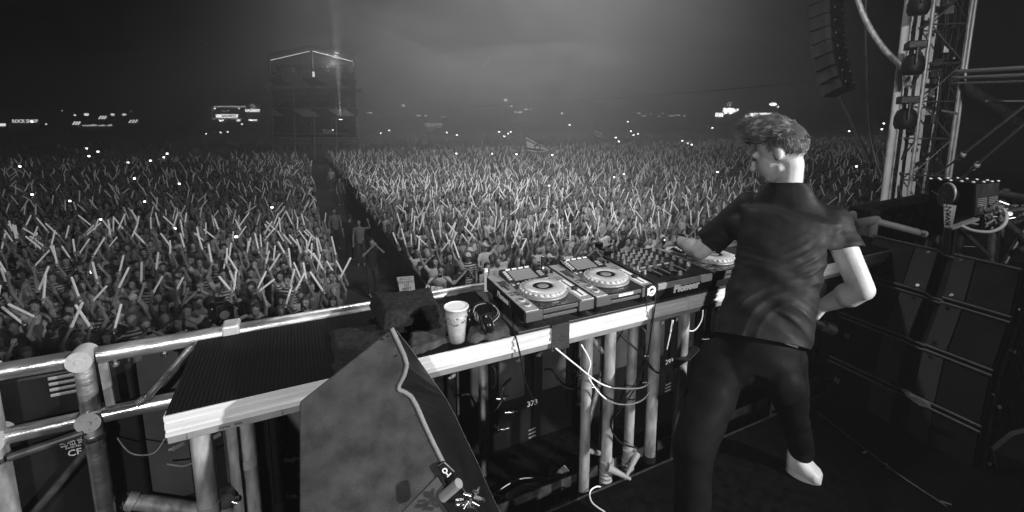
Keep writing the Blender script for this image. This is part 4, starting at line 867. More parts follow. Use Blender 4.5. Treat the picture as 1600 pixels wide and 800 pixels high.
# ------------------------------------------------------------------ stack of line array loudspeakers at the right
seams = [((1366, 366, 3.10), (1598, 419, 2.40)), ((1340, 430, 3.00), (1580, 501, 2.33)), ((1314, 492, 2.98), (1551, 584, 2.29)), ((1296, 560, 2.92), (1533, 672, 2.24)), ((1284, 628, 2.88), (1518, 765, 2.20))]
sl = [(P(*a_), P(*b_)) for a_, b_ in seams]; lbl = ['topmost black line array speaker of the stack, brightest grey strips on its front', 'second black line array speaker from the top of the stack', 'third black line array speaker from the top of the stack with a small round badge', 'lowest black line array speaker of the stack near the floor']
for k in range(4):
    (L0, R0), (L1, R1) = sl[k], sl[k+1]; gp = .03; L1 = L1+(L0-L1)*gp; R1 = R1+(R0-R1)*gp
    wv = (R0-L0); nrm_ = wv.cross(L0-L1).normalized(); 
    if nrm_.dot(CAMP-L0) < 0: nrm_ = -nrm_
    t = empty('line_array_speaker', L1, lbl[k], 'line array speaker', 'line array speakers stacked on the right')
    us = [0, .33, .34, .50, .515, .60, .615, .74, .75, 1]; dep = [0, 0, 0, .0, .045, .045, .0, .0, 0, 0]
    def Q(u, v, dd=0): a_ = L1*(1-u)+R1*u; b_ = L0*(1-u)+R0*u; return a_*(1-v)+b_*v-nrm_*dd
    a = MB(); bk = -nrm_*.42
    for i in range(len(us)-1):
        dd0, dd1 = dep[i], dep[i+1]; a.hexa([Q(us[i], 0, dd0+.012), Q(us[i+1], 0, dd1+.012), Q(us[i+1], 0, .42)+Vector((0, 0, .03)), Q(us[i], 0, .42)+Vector((0, 0, .03)), Q(us[i], 1, dd0+.012), Q(us[i+1], 1, dd1+.012), Q(us[i+1], 1, .42)-Vector((0, 0, .03)), Q(us[i], 1, .42)-Vector((0, 0, .03))])
    a.build('enclosure', 'cab', t)
    def pan(u0, u1, dd, nm, m_, v0=.06, v1=.93): a = MB(); a.hexa([Q(u0, v0, dd), Q(u1, v0, dd), Q(u1, v0, dd+.02), Q(u0, v0, dd+.02), Q(u0, v1, dd), Q(u1, v1, dd), Q(u1, v1, dd+.02), Q(u0, v1, dd+.02)]); return a.build(nm, m_, t, bevel=.002)
    g1 = pan(.012, .335, 0, 'grille', 'cab'); g2 = pan(.745, .988, 0, 'grille', 'cab')
    pan(.342, .498, -.002, 'centre_strip', 'panel'); pan(.612, .738, -.002, 'centre_strip', 'panel')
    a = MB()
    for v in (.955, .02): a.tube([Q(u, v, d_-.006) for u, d_ in zip(us, dep)], .007, 8)
    a.build('edge_bead', 'edge', t)
    for u in (.44, .66):
        for v in (.12, .87): a = MB(); a.cyl(Q(u, v, -.006), Q(u, v, .0), .010, 14); a.build('screw_hole', 'gloss', t)
    a = MB(); c_ = Q(.09, .60, -.003); X_ = (R0-L0).normalized(); Y_ = (L0-L1).normalized()
    for dx, dy, w_, h_ in ((0, .011, .026, .003), (0, -.011, .026, .003), (-.0115, 0, .003, .026), (.0115, 0, .003, .026), (0, 0, .006, .006)): a.box(c_+X_*dx+Y_*dy, (w_, h_, .002), Matrix((X_, Y_, X_.cross(Y_))).transposed())
    a.build('badge', 'silver', t)
    for e_, sg in ((0, -1), (1, 1)):
        a = MB()
        for v0, v1, dd in ((0, .96, .05), (0, .96, .14)): a.beam(Q(e_, v0, dd)+X_*.012*sg, Q(e_, v1, dd)+X_*.012*sg, .014, .014)
        a.cyl(Q(e_, .5, .05)+X_*.03*sg, Q(e_, .5, .14)+X_*.03*sg, .010, 10); a.build('rigging_bar', 'dsteel', t, bevel=.002)
        r_ = random.Random(k*7+e_)
        for j in range(7): a = MB(); p = Q(e_, r_.random(), r_.uniform(-.01, .06))+X_*.02*sg; a.cyl(p, p+Vector((r_.uniform(-1, 1), r_.uniform(-1, 1), r_.uniform(-1, 1)))*.018, .005, 7)
        a.build('locking_pin', 'steel', t)
    a = MB(); a.hexa([Q(1, .02, .16)+X_*.004, Q(1, .02, .16)+X_*.010, Q(1, .02, .42)+X_*.010, Q(1, .02, .42)+X_*.004, Q(1, .95, .16)+X_*.004, Q(1, .95, .16)+X_*.010, Q(1, .95, .42)+X_*.010, Q(1, .95, .42)+X_*.004]); sp_ = a.build('side_plate', 'silver2', t)
    a = MB()
    for v, dd in ((.62, .22), (.30, .27)): a.ell(Q(1, v, dd)+X_*.0105, (.004, .045, .020), Matrix((X_, nrm_, Y_)).transposed() @ Matrix.Rotation(R(35), 3, 'X'), 14, 8)
    a.build('cutout', 'gloss', sp_)
b_ = sl[-1]; c_ = (b_[0]+b_[1])/2; dirx = (b_[1]-b_[0]); dirx.z = 0; an = math.atan2(dirx.y, dirx.x); zt_ = min(b_[0].z, b_[1].z)-.012
nn = Vector((dirx.y, -dirx.x, 0)).normalized(); nn = nn if nn.dot(CAMP-c_) > 0 else -nn
if zt_ > .2:
    a = MB(); a.box(Vector((c_.x, c_.y, (.15+zt_)/2))-nn*.22, (dirx.length, .5, zt_-.152), Matrix.Rotation(an, 3, 'Z')); o = a.build('subwoofer', 'cab', base=(c_.x, c_.y, .15), bevel=.01); tag(o, 'black bass cabinet on the floor carrying the line array stack', 'subwoofer')
# highlight on the lowest speaker, put in as a pale silver strip
a = MB(); pp = [(1408, 608, 2.48), (1420, 622, 2.44), (1437, 634, 2.40), (1455, 638, 2.36), (1453, 629, 2.37), (1432, 619, 2.41), (1414, 608, 2.46)]; pv_ = [P(*p) for p in pp]; a.prism(pv_, Vector((.004, .002, 0))); o = a.build('highlight_strip', 'silver', base=pv_[0]); tag(o, 'curved pale strip added as a highlight low on the dark stack', 'highlight strip')
# pipe stub and couplings right of the man's waist
t = empty('pipe_coupler', P(1290, 512, 2.75), 'short dark tube with a shiny coupling behind the man\'s right hip', 'coupler')
a = MB(); a.cyl(P(1268, 500, 2.7), P(1300, 515, 2.72), .022, 16); a.build('tube', 'dsteel', t); a = MB(); a.cyl(P(1288, 509, 2.70), P(1302, 516, 2.71), .032, 18); a.build('sleeve', 'alu', t)
a = MB(); r_ = random.Random(5)

M['matt'] = mat('matt_black', .006, .85, spec=.1)
# ------------------------------------------------------------------ right wing: truss tower, hanging array, laser box, scaffold
def truss_tower():
    C0 = P(1432, 300, 8.0); W = .52; ang = R(-38); X_ = Vector((math.cos(ang), math.sin(ang), 0)); Y_ = Vector((-X_.y, X_.x, 0)); C0.z = -3.45; top = 13.0
    t = empty('truss_tower', C0, 'tall lattice truss tower with pale fabric inside it and lamps hanging on it', 'truss tower')
    cs = [C0+X_*W/2*i+Y_*W/2*j for i, j in ((-1, -1), (1, -1), (1, 1), (-1, 1))]
    for c_ in cs: a = MB(); a.cyl(c_, c_+Vector((0, 0, top)), .030, 12); a.build('chord', 'pipe', t)
    for k in range(4):
        a = MB(); p, q = cs[k], cs[(k+1) % 4]; n_ = int(top/.62)
        for i in range(n_):
            z0, z1 = i*.62, (i+1)*.62; a.cyl(p+Vector((0, 0, z1)), q+Vector((0, 0, z1)), .014, 8)
            if i % 2: a.cyl(p+Vector((0, 0, z0)), q+Vector((0, 0, z1)), .013, 8)
            else: a.cyl(q+Vector((0, 0, z0)), p+Vector((0, 0, z1)), .013, 8)
        a.build('bracing', 'dsteel', t)
    for f0, f1 in ((-.27, -.03), (.0, .07)):
        a = MB(); pa, pb = C0+camR*f0+camF*.12, C0+camR*f1+camF*.12
        a.beam(pa.lerp(pb, .5)+Vector((0, 0, 1.2)), pa.lerp(pb, .5)+Vector((0, 0, top)), (pb-pa).length, .012, camF); a.build('fabric_liner', 'fabric_w', t)
    a = MB(); p = cs[3]+X_*-.09; a.cyl(p+Vector((0, 0, .5)), p+Vector((0, 0, top)), .055, 14); a.build('white_tube', 'fabric_w', t)
    a = MB(); r_ = random.Random(2)
    for k in range(5):
        o_ = C0+camR*(.06+.05*k)+camF*.05+Y_*0+X_*0+Y_*0 if False else C0+camR*(.07+.05*k)+Y_*r_.uniform(-.2, .2); pts = [o_+Vector((r_.uniform(-.03, .03), r_.uniform(-.03, .03), z)) for z in np.linspace(.5, top, 14)]; a.tube(bez(pts, 3), .012+.01*r_.random(), 6)
    a.build('cable_run', 'black', t)
    for k in range(46): a = MB(); z = r_.uniform(3, 9); o_ = cs[1].lerp(cs[2], r_.random())-X_*r_.uniform(0, .5); a.box(o_+Vector((0, 0, z)), (r_.uniform(.04, .14), r_.uniform(.04, .1), r_.uniform(.04, .16)), Matrix.Rotation(r_.random()*3, 3, 'Z')); a.build('bracket', 'dsteel', t, bevel=.008)
    a = MB()
    for k in range(12): z = r_.uniform(2, 9); a.ell(cs[1].lerp(cs[0], r_.random()*.8)+Vector((0, 0, z)), (.018, .018, .018))
    a.build('bright_fittings', 'silver', t)
    for sx in (.60,):
        a = MB(); a.cyl(cs[1]*(1-.0)+X_*(sx-.55)+Vector((0, 0, .3)), cs[1]+X_*(sx-.55)+Vector((0, 0, top)), .022, 10); a.build('outer_tube', 'silver', t)
    return cs, X_, Y_
cs, TX, TY = truss_tower()
for px_, py_, lb in ((1436, 4, 'black moving lamp hanging highest on the lattice tower'), (1427, 98, 'black moving lamp halfway up the lattice tower'), (1415, 183, 'black moving lamp hanging lowest on the lattice tower')):
    q = P(px_, py_, 7.3); t = empty('stage_lamp', q, lb, 'stage lamp', 'moving lamps on the lattice tower'); r_ = random.Random(px_)
    a = MB(); a.lathe(q-Vector((0, 0, .20)), [(.01, 0), (.12, .01), (.15, .08), (.15, .20), (.12, .30), (.05, .34), (.01, .345)], 20); a.build('lamp_head', 'black', t)
    a = MB(); a.box(q+Vector((0, 0, .27)), (.34, .24, .12), Matrix.Rotation(.6, 3, 'Z')); a.build('lamp_base', 'black', t, bevel=.015)
    a = MB()
    for s_ in (-1, 1): a.beam(q+Vector((.16*s_*math.cos(.6), .16*s_*math.sin(.6), .24)), q+Vector((.165*s_*math.cos(.6), .165*s_*math.sin(.6), -.04)), .03, .07)
    a.build('yoke', 'black', t, bevel=.005)
def strip(name, pts, r, m_, label, cat, group=None, n=6, base=None):
    a = MB(); a.tube(bez(pts, n), r, 10); o = a.build(name, m_, base=pts[0]); return tag(o, label, cat, group)
strip('fabric_hose', [P(1330, -30, 9.0), P(1352, 30, 8.6), P(1380, 75, 8.2), P(1412, 108, 7.8), P(1419, 135, 7.7)], .05, 'pipe', 'thick grey hose swooping from above into the lattice tower', 'hose')
strip('hanging_cable', [P(1312, 152, 11.5), P(1328, 185, 11), P(1345, 225, 10.4), P(1362, 262, 9.8)], .04, 'dsteel', 'straight thick cable running down right from the tail of the hanging speakers', 'cable')
strip('hanging_cable', [P(1353, -10, 10), P(1353, 60, 10), P(1355, 130, 10), P(1358, 200, 10), P(1368, 250, 9.8), P(1379, 275, 9.6)], .032, 'dsteel', 'long cable hanging vertically between the hanging speakers and the tower', 'cable')
q0 = P(1489, 112, 7.6); q1 = q0+(P(1640, 104, 5.6)-q0)*2.4
t = empty('cross_truss', q0, 'bright horizontal tubes running from the lattice tower out of the picture', 'truss')
for dz, r_ in ((0, .030), (-.10, .026), (-.19, .018)): a = MB(); a.cyl(q0+Vector((0, 0, dz)), q1+Vector((0, 0, dz*.75)), r_, 14); a.build('chord', 'silver' if dz > -.15 else 'pipe', t)
a = MB(); a.cyl(P(1540, 158, 6.8), P(1540, 158, 6.8)+(P(1640, 158, 6.2)-P(1540, 158, 6.8))*2.6, .014, 10); a.build('thin_tube', 'silver2', t); a = MB(); a.cyl(P(1472, 173, 7.6), P(1497, 178, 7.3), .02, 10); a.build('thin_tube', 'silver2', t)
strip('diagonal_hose', [P(1490, 122, 7.8), P(1530, 150, 7.8), P(1565, 172, 7.8), P(1592, 195, 7.8)], .09, 'dsteel', 'broad dim diagonal tube below the bright horizontal tubes', 'tube')
for a_, b_, n_, lb in (((1620, 150), (1462, 275), (1511, 240), 'upper taut guy rope with a shackle right of the tower'), ((1620, 176), (1478, 300), (1534, 238), 'lower taut guy rope with a shackle right of the tower')):
    A0, B0 = P(*a_, 4.2), P(*b_, 5.8); A1 = B0+(A0-B0)*1.9; t = empty('guy_rope', A0, lb, 'rope', 'guy ropes right of the tower'); a = MB(); a.cyl(A1, B0, .011, 8); a.build('rope', 'silver2', t)
    nq = A0.lerp(B0, .66 if n_[0] < 1520 else .58); a = MB(); a.ell(nq, (.028, .028, .04)); a.ell(nq+(B0-A0).normalized()*.10, (.022, .022, .03)); a.build('shackle', 'pipe', t)
# hanging line array
prof = [(-60, 1306), (-38, 1305.5), (-16, 1305), (4, 1305.5), (24, 1306), (44, 1307), (64, 1309), (84, 1311.5), (103, 1315), (121, 1320), (138, 1326)]
names_ = ['top', 'second from top', 'third from top', 'fourth from top', 'fifth from top', 'sixth from top', 'seventh from top', 'third from bottom', 'second from bottom', 'lowest']
for k in range(10):
    y0, x0 = prof[k]; y1, x1 = prof[k+1]
    if y1 < -5: continue
    A0, B0 = P(x0, y0, 12.), P(x1, y1, 12.-.03*max(0, k-4)); X_ = (camR*.80+camF*.60).normalized(); Z_ = (A0-B0).normalized(); N_ = X_.cross(Z_).normalized(); N_ = -N_ if N_.dot(CAMP-A0) < 0 else N_; h = (A0-B0).length*.94
    t = empty('hanging_speaker', B0, 'dark loudspeaker %s in the curved column hanging left of the tower' % names_[k], 'hanging speaker', 'speakers in the hanging curved column')
    c_ = (A0+B0)/2; a = MB(); Fm = Matrix((X_, -N_, Z_)).transposed(); a.prism([c_+Fm @ Vector(v) for v in ((-.58, .06, -h/2), (-.50, -.03, -h/2), (0, .07, -h/2), (.50, -.03, -h/2), (.58, .06, -h/2), (.42, .5, -h/2), (-.42, .5, -h/2))], Z_*h); a.build('enclosure', 'panel', t, bevel=.01)
    a = MB()
    for s_ in (-1, 1): a.prism([c_+Fm @ Vector(v) for v in ((.05*s_, .052, -h*.36), (.46*s_, -.032, -h*.36), (.46*s_, -.045, -h*.36), (.05*s_, .035, -h*.36))], Z_*h*.72)
    a.build('grille', 'black', t)
    for u in (-.25, .30): a = MB(); a.ell(c_+Fm @ Vector((u, -.06, 0)), (.028, .02, .028)); a.build('rigging_pin', 'silver', t)
# laser projector box on its stand
L = lambda x, y, t_: P(x, y, t_)
t = empty('laser_projector', L(1505, 340, 4.0), 'black laser box with studded top and a pale lettered bracket standing behind the speaker stack', 'laser projector')
f0, f1, f2, f3 = L(1449, 345, 3.95), L(1520, 338, 3.5), L(1523, 286, 3.5), L(1452, 280, 3.95); bk = (L(1562, 284, 3.95)-L(1523, 286, 3.5))
a = MB(); a.hexa([f0, f1, f1+bk, f0+bk, f3, f2, f2+bk, f3+bk]); a.build('housing', 'matt', t, bevel=.006)
a = MB(); X_ = (f1-f0).normalized(); Z_ = (f2-f1).normalized(); N_ = X_.cross(Z_).normalized(); Bn = bk.normalized()
for u in np.linspace(.03, .97, 5):
    for w_ in (0, 1): a.ell(f3.lerp(f2, u)+bk*w_+Z_*.006, (.012, .012, .008))
for u in (.33, .66):
    for w_ in (0, 1): a.ell((f3 if w_ == 0 else f2)+bk*u+Z_*.006, (.012, .012, .008))
a.build('corner_stud', 'white', t)
a = MB(); c_ = f1+bk*.5+Z_*.14+X_*.004; a.hexa([f1+bk*.04+X_*.001, f1+bk*.96+X_*.001, f1+bk*.96+X_*.006, f1+bk*.04+X_*.006]+[p+(f2-f1)*.96 for p in (f1+bk*.04+X_*.001, f1+bk*.96+X_*.001, f1+bk*.96+X_*.006, f1+bk*.04+X_*.006)]); sdp = a.build('side_panel', 'panel', t)
a = MB()
for k in range(5):
    for j in (0, 1): p = f1+bk*(.12+.45*j)+(f2-f1)*(.28+.055*k)+X_*.008; a.beam(p, p+bk*.34, .004, .006)
a.build('vent_slot', 'silver', sdp)
rc = L(1484, 308, 3.62)-N_*.0; td = (CAMP-rc).normalized(); a = MB(); nface = N_ if N_.dot(td) > 0 else -N_; Fm = Matrix((X_, Z_, X_.cross(Z_))).transposed(); 
fp = lambda u, v, d: f0+(f1-f0)*u+(f3-f0)*v+nface*d
pc = fp(.50, .52, .0); a.cyl(pc, pc+nface*.03, .098, 30); a.build('knob_disc', 'gloss', t)
a = MB(); a.tube([pc+nface*.032+(X_*math.cos(an)+Z_*math.sin(an))*.100 for an in np.linspace(-.6, 1.9, 14)], [.002+.009*math.sin(math.pi*i/13) for i in range(14)], 8); a.build('bright_crescent', 'silver', t)
a = MB()
for k in range(6): an = k; a.ell(pc+nface*.033+(X_*math.cos(an)+Z_*math.sin(an))*(.03+.035*(k % 2)), (.006, .006, .006))
a.cyl(pc+nface*.033-X_*.06+Z_*.01, pc+nface*.033-X_*.15+Z_*.06, .005, 8); a.build('disc_screws', 'silver', t)
bq = [L(1474, 319, 3.55), L(1492, 321, 3.53), L(1485, 357, 3.55), L(1475, 355, 3.58)]; a = MB(); a.prism(bq, -nface*.012); br = a.build('bracket', 'silver', t, bevel=.002)
text('lettering', 'KVANT', .055, (L(1482, 334, 3.50)), L(1484, 320, 3.5)-L(1482, 347, 3.5), L(1474, 334, 3.5)-L(1486, 334, 3.5), 'black', br, bold=.0015)
a = MB(); a.beam(L(1484, 357, 3.55), L(1526, 342, 3.6), .04, .02); a.build('bracket_arm', 'silver', t, bevel=.003)
a = MB(); a.cyl(L(1503, 352, 3.6), L(1501, 352, 3.6)-Vector((0, 0, 1.15)), .030, 16); a.cyl(L(1489, 352, 3.7), L(1485, 400, 3.7), .012, 8); a.cyl(L(1494, 352, 3.7), L(1491, 400, 3.7), .012, 8); a.build('stand_tube', 'dsteel', t)
a = MB(); r_ = random.Random(8)
for k in range(22):
    a = MB(); p = L(1527+r_.random()*38, 322+r_.random()*30, 3.6+r_.random()*.3); d = Vector((r_.uniform(-1, 1), r_.uniform(-1, 1), r_.uniform(-1, 1))).normalized(); a.cyl(p, p+d*.06, .010+.010*r_.random(), 8); a.build('plug', 'silver2', t)
strip('white_cable', [L(1503, 353, 3.55), L(1520, 360, 3.5), L(1548, 362, 3.45), L(1568, 352, 3.45), L(1573, 336, 3.5), L(1565, 325, 3.6), L(1552, 324, 3.7)], .012, 'white', 'white cable looping below the laser box', 'cable')
# tall narrow cabinets in front of the tower
for k in range(7):
    x = 1362+k*17.5; t = empty('rack_cabinet', P(x, 380, 4.6-.0*k), 'narrow black cabinet, %s of the row beside the laser box' % ['leftmost', 'second from the left', 'third from the left', 'middle one', 'third from the right', 'second from the right', 'rightmost'][k], 'cabinet', 'narrow cabinets behind the speaker stack')
    ty = 331-k*3.1; A0, B0 = P(x, ty, 4.5), P(x+16, ty-2.6, 4.5); b0, b1 = Vector((A0.x, A0.y, .1)), Vector((B0.x, B0.y, .1)); dp = Vector((camF.x, camF.y, 0))*.30
    a = MB(); a.hexa([b0, b1, b1+dp, b0+dp, A0, B0, B0+dp, A0+dp]); a.build('cabinet_body', 'cab', t, bevel=.006)
    a = MB(); v = A0.lerp(B0, .3)-dp*.03; a.beam(v-Vector((0, 0, .05)), v-Vector((0, 0, .9)), .03, .01, dp); u_ = A0.lerp(B0, .8)-dp*.03; a.build('door_strip', 'panel', t)
    a = MB()
    for j in range(4 if k % 2 else 2): a.box(A0.lerp(B0, .55)-dp*.04-Vector((0, 0, .08+.035*j)), (.05, .01, .012), Matrix.Rotation(-YAW, 3, 'Z'))
    a.build('louvre', 'silver', t)
# dark scaffold at the far right edge
t = empty('scaffold', P(1575, 360, 4.6)-Vector((0, 0, 1)), 'tangle of dark scaffold tubes at the right edge behind the speaker stack', 'scaffold')
r_ = random.Random(12)
for a_, b_, r0 in (((1553, 345, 4.4), (1548, 412, 4.2), .03), ((1566, 345, 4.4), (1562, 414, 4.2), .02), ((1506, 362, 4.2), (1546, 402, 4.2), .02), ((1600, 360, 4.1), (1570, 412, 4.1), .02), ((1575, 350, 4.2), (1610, 380, 4.0), .03), ((1545, 335, 4.4), (1615, 325, 4.2), .025), ((1505, 385, 4.4), (1560, 387, 4.3), .008), ((1590, 318, 4.6), (1560, 340, 4.6), .02), ((1600, 345, 4.3), (1560, 352, 4.3), .02), ((1560, 303, 4.8), (1620, 312, 4.4), .04), ((1572, 298, 4.8), (1572, 340, 4.6), .035), ((1590, 392, 4.0), (1620, 384, 4.0), .03)):
    a = MB(); a.cyl(P(*a_), P(*b_), r0, 10); a.build('tube', 'dsteel', t)
a = MB()
for k in range(30): p = P(1560+r_.random()*45, 318+r_.random()*28, 4.2+r_.random()*.4); d = Vector((r_.uniform(-1, 1), r_.uniform(-1, 1), r_.uniform(-1, 1))).normalized(); a.cyl(p, p+d*.08, .012+.012*r_.random(), 8)
a.build('couplers', 'steel', t)
# pale board below the stack at the bottom right corner
a = MB(); q = [P(1553, 705, 2.2), P(1585, 680, 2.15), P(1620, 672, 2.1), P(1620, 730, 2.1), P(1560, 735, 2.2)]; a.prism(q, Vector((.02, .02, 0))); o = a.build('road_case', 'panel', base=q[0]); tag(o, 'grey road case lid standing low in the bottom right corner', 'road case')

# ------------------------------------------------------------------ the crowd
GZ = -3.45
def crowd_pose(seed, arms, lean=.0, female=False):
    r_ = random.Random(seed); sh = .165 if female else .19; b = MB(); s = MB(); tr = MB(); hd = []
    tilt = r_.uniform(-.03, .03); hz_ = Vector((tilt, -.03-lean, 1.58))
    def loftT(mb, g): mb.rings([[Vector((rx*math.cos(t)+dx, ry*math.sin(t)+dy, z)) for t in [2*math.pi*k/16 for k in range(16)]] for z, rx, ry, dx, dy in ((.86, .155+g, .11+g, 0, 0), (1.05, .135+g, .10+g, 0, -lean*.3), (1.28, .165+g, .115+g, 0, -lean*.7), (1.39, sh+g, .09+g, tilt*.5, -lean*.9), (1.45, .08+g, .06+g, tilt, -lean))])
    loftT(b, -.015); loftT(s, .004)
    b.cap((tilt, -lean, 1.40), hz_, .052, .052, 10); b.ell(hz_+Vector((0, .008, .045)), (.075, .092, .095)); b.ell(hz_+Vector((0, -.03, -.01)), (.058, .06, .08)); b.cap(hz_+Vector((0, -.085, .03)), hz_+Vector((0, -.108, .0)), .010, .014, 8)
    for sg, pose in ((1, arms[0]), (-1, arms[1])):
        S_ = Vector((sh*sg, -lean*.9, 1.38)); u = r_.uniform
        if pose == 'up': e = S_+Vector((.06*sg+u(-.05, .08)*sg, -.10+u(-.05, .05), .25)); h = e+Vector((u(-.10, .10), -.05+u(-.08, .08), .25))
        elif pose == 'bent': e = S_+Vector((.16*sg, -.10, .04)); h = e+Vector((-.04*sg, -.10, .24))
        elif pose == 'phone': e = S_+Vector((.10*sg, -.16, -.08)); h = Vector((.05*sg, -.30, 1.56))
        elif pose == 'rest': e = S_+Vector((.07*sg, -.10, -.26)); h = Vector((.03*sg, -.34, 1.12))
        elif pose == 'fwd': e = S_+Vector((.06*sg, -.20, .02)); h = e+Vector((-.02*sg, -.18, .20))
        else: e = S_+Vector((.05*sg, .02, -.28)); h = e+Vector((0, -.08, -.25))
        b.cap(S_, e, .048, .040, 8); b.cap(e, h, .038, .026, 8); s.cap(S_, S_.lerp(e, .45), .058, .056, 8); hd.append((pose, h, e))
        d = (h-e).normalized(); b.cap(h, h+d*.07, .030, .028, 8)
    for sg in (1, -1): b.cap((.09*sg, 0, .9), (.10*sg, -.02, .48), .075, .055, 8); b.cap((.10*sg, -.02, .48), (.10*sg, .02, .06), .05, .038, 8); b.cap((.10*sg, .03, .035), (.11*sg, -.14, .03), .035, .032, 8); tr.cap((.09*sg, 0, .9), (.10*sg, -.02, .48), .095, .072, 8); tr.cap((.10*sg, -.02, .48), (.10*sg, .02, .10), .07, .052, 8)
    tr.rings([[Vector((rx*math.cos(t), .11*math.sin(t), z)) for t in [2*math.pi*k/16 for k in range(16)]] for z, rx in ((.80, .16), (.97, .165))])
    body = remesh(b, .019, 2, .5, name='body')
    fg = MB()
    for pose, h, e in hd:
        d = (h-e).normalized(); S3, U3, D3 = frame_from(d); base_ = h+d*.075; ax_ = Vector((1, 0, 0)); ax_ = (ax_-d*ax_.dot(d)).normalized(); pn = d.cross(ax_)
        for k in range(4): o_ = ax_*(-.027+.018*k); ln = (.055, .066, .07, .06)[k]; a0 = base_+o_*.9; a1 = a0+d*ln*.45+pn*.008; fg.tube([a0-d*.01, a1, a1+d*ln*.25+pn*.025], [.0095, .0085, .006], 5)
        fg.tube([h+ax_*.022, h+ax_*.048+d*.03, h+ax_*.045+d*.055+pn*.01], [.011, .009, .007], 5)
    ex = MB()
    for sg in (1, -1): ex.ell(hz_+Vector((.030*sg, -.085, .038)), (.013, .008, .007), None, 8, 4)
    ex.ell(hz_+Vector((0, -.088, -.042)), (.022, .008, .005), None, 8, 4)
    m1 = fg.mesh('f'); m2 = ex.mesh('e'); bm = bmesh.new(); bm.from_mesh(body); bm.from_mesh(m1); n0 = len(bm.faces); bm.from_mesh(m2); bm.faces.ensure_lookup_table()
    for f in list(bm.faces)[n0:]: f.material_index = 1
    bm.to_mesh(body); bm.free(); body.polygons.foreach_set('use_smooth', [True]*len(body.polygons))
    shirt = remesh(s, .021, 2, .5, name='top'); trs = remesh(tr, .028, 2, .5, name='trousers')
    hairm = []
    for kind in ('short', 'long', 'cap'):
        q = MB(); c_ = hz_+Vector((0, .012, .052))
        if kind == 'short': q.ell(c_+Vector((0, .012, .012)), (.082, .092, .093), None, 14, 9)
        elif kind == 'long': q.ell(c_+Vector((0, .012, .012)), (.086, .094, .096), None, 14, 9); q.cap(c_+Vector((0, .05, -.02)), c_+Vector((0, .06, -.22)), .075, .05, 12, (1, 0, 0), .6); q.cap(c_+Vector((.065, .0, -.02)), c_+Vector((.075, -.01, -.16)), .028, .02); q.cap(c_+Vector((-.065, .0, -.02)), c_+Vector((-.075, -.01, -.16)), .028, .02)
        else: q.ell(c_+Vector((0, .0, .018)), (.086, .098, .088), None, 14, 9); q.box(c_+Vector((0, -.12, .035)), (.13, .10, .012))
        me = q.mesh('hair'); bm = bmesh.new(); bm.from_mesh(me)
        kill = [v for v in bm.verts if (v.co-hz_).y < -.035 and (v.co-hz_).z < (.075 if kind != 'cap' else .08) and (v.co-hz_).y > -.16 and not (kind == 'cap' and (v.co-hz_).z > .07)]
        kill += [v for v in bm.verts if kind != 'long' and (v.co-hz_).z < -.01]
        bmesh.ops.delete(bm, geom=list(set(kill)), context='VERTS'); bm.to_mesh(me); bm.free(); hairm.append(me)
    return dict(body=body, top=shirt, trousers=trs, hair=hairm, hands=hd, long=female)
POSES = [(1, ('up', 'down')), (2, ('down', 'up')), (3, ('up', 'up')), (4, ('up', 'bent')), (5, ('bent', 'up')), (6, ('fwd', 'up')), (7, ('up', 'up')), (8, ('up', 'rest')), (9, ('fwd', 'fwd')), (10, ('up', 'fwd'))]
PR = [crowd_pose(s_, a_, 0, s_ % 3 == 0) for s_, a_ in POSES]
REST = [crowd_pose(21, ('rest', 'rest'), .06), crowd_pose(22, ('rest', 'up'), .05, True), crowd_pose(23, ('phone', 'phone'), .02), crowd_pose(24, ('rest', 'rest'), .10, True), crowd_pose(25, ('up', 'rest'), .04)]
STAND = [crowd_pose(31, ('down', 'down')), crowd_pose(32, ('bent', 'down')), crowd_pose(33, ('phone', 'phone'), .05)]
for q in PR+REST+STAND:
    q['body'].materials.append(M['cskin'][0]); q['body'].materials.append(M['eye'])
    for me in [q['top'], q['trousers']]+q['hair']: me.materials.append(CT['grey'])
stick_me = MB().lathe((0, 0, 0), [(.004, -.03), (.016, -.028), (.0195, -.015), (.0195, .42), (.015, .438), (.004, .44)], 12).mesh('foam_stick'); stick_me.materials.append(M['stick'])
def setm(o, m_, i=0): o.material_slots[i].link = 'OBJECT'; o.material_slots[i].material = m_
def put_person(q, x, y, rz, sc_, skin, top, hair, hk, label, group, z=GZ, cat='person'):
    t = bpy.data.objects.new('person', None); COL.objects.link(t); t.location = (x, y, z); t.rotation_euler = (0, 0, rz); t.scale = (sc_,)*3; t.empty_display_size = .1; BASE[t.name] = Vector(t.location)
    for nm, me, m_ in (('body', q['body'], skin), ('top', q['top'], top), ('trousers', q['trousers'], M['trousers']), ('cap' if hk == 2 else 'hair', q['hair'][hk], hair)):
        if nm == 'top' and top is None: continue
        o = bpy.data.objects.new(nm, me); COL.objects.link(o); o.parent = t; setm(o, m_)
    tag(t, label, cat, group); return t
USED = set()
def zone(px_, rw):
    a_ = ('by left edge' if px_ < 90 else 'left of cameraman' if px_ < 290 else 'above cameraman' if px_ < 400 else 'left of aisle' if px_ < 520 else 'right of aisle' if px_ < 660 else 'above towels' if px_ < 770 else 'behind left player' if px_ < 880 else 'behind middle player' if px_ < 960 else 'behind mixer')
    b_ = 'front row' if rw == 0 else 'second row' if rw == 1 else 'third row' if rw == 2 else 'mid crowd' if rw < 6 else 'further back'
    return a_, b_
def uniq(cands):
    for c_ in cands:
        if c_ not in USED and len(c_.split()) <= 16: USED.add(c_); return c_
    return cands[-1]
ORD = lambda n: '%d%s' % (n, 'th' if 10 <= n % 100 <= 20 else {1: 'st', 2: 'nd', 3: 'rd'}.get(n % 10, 'th'))
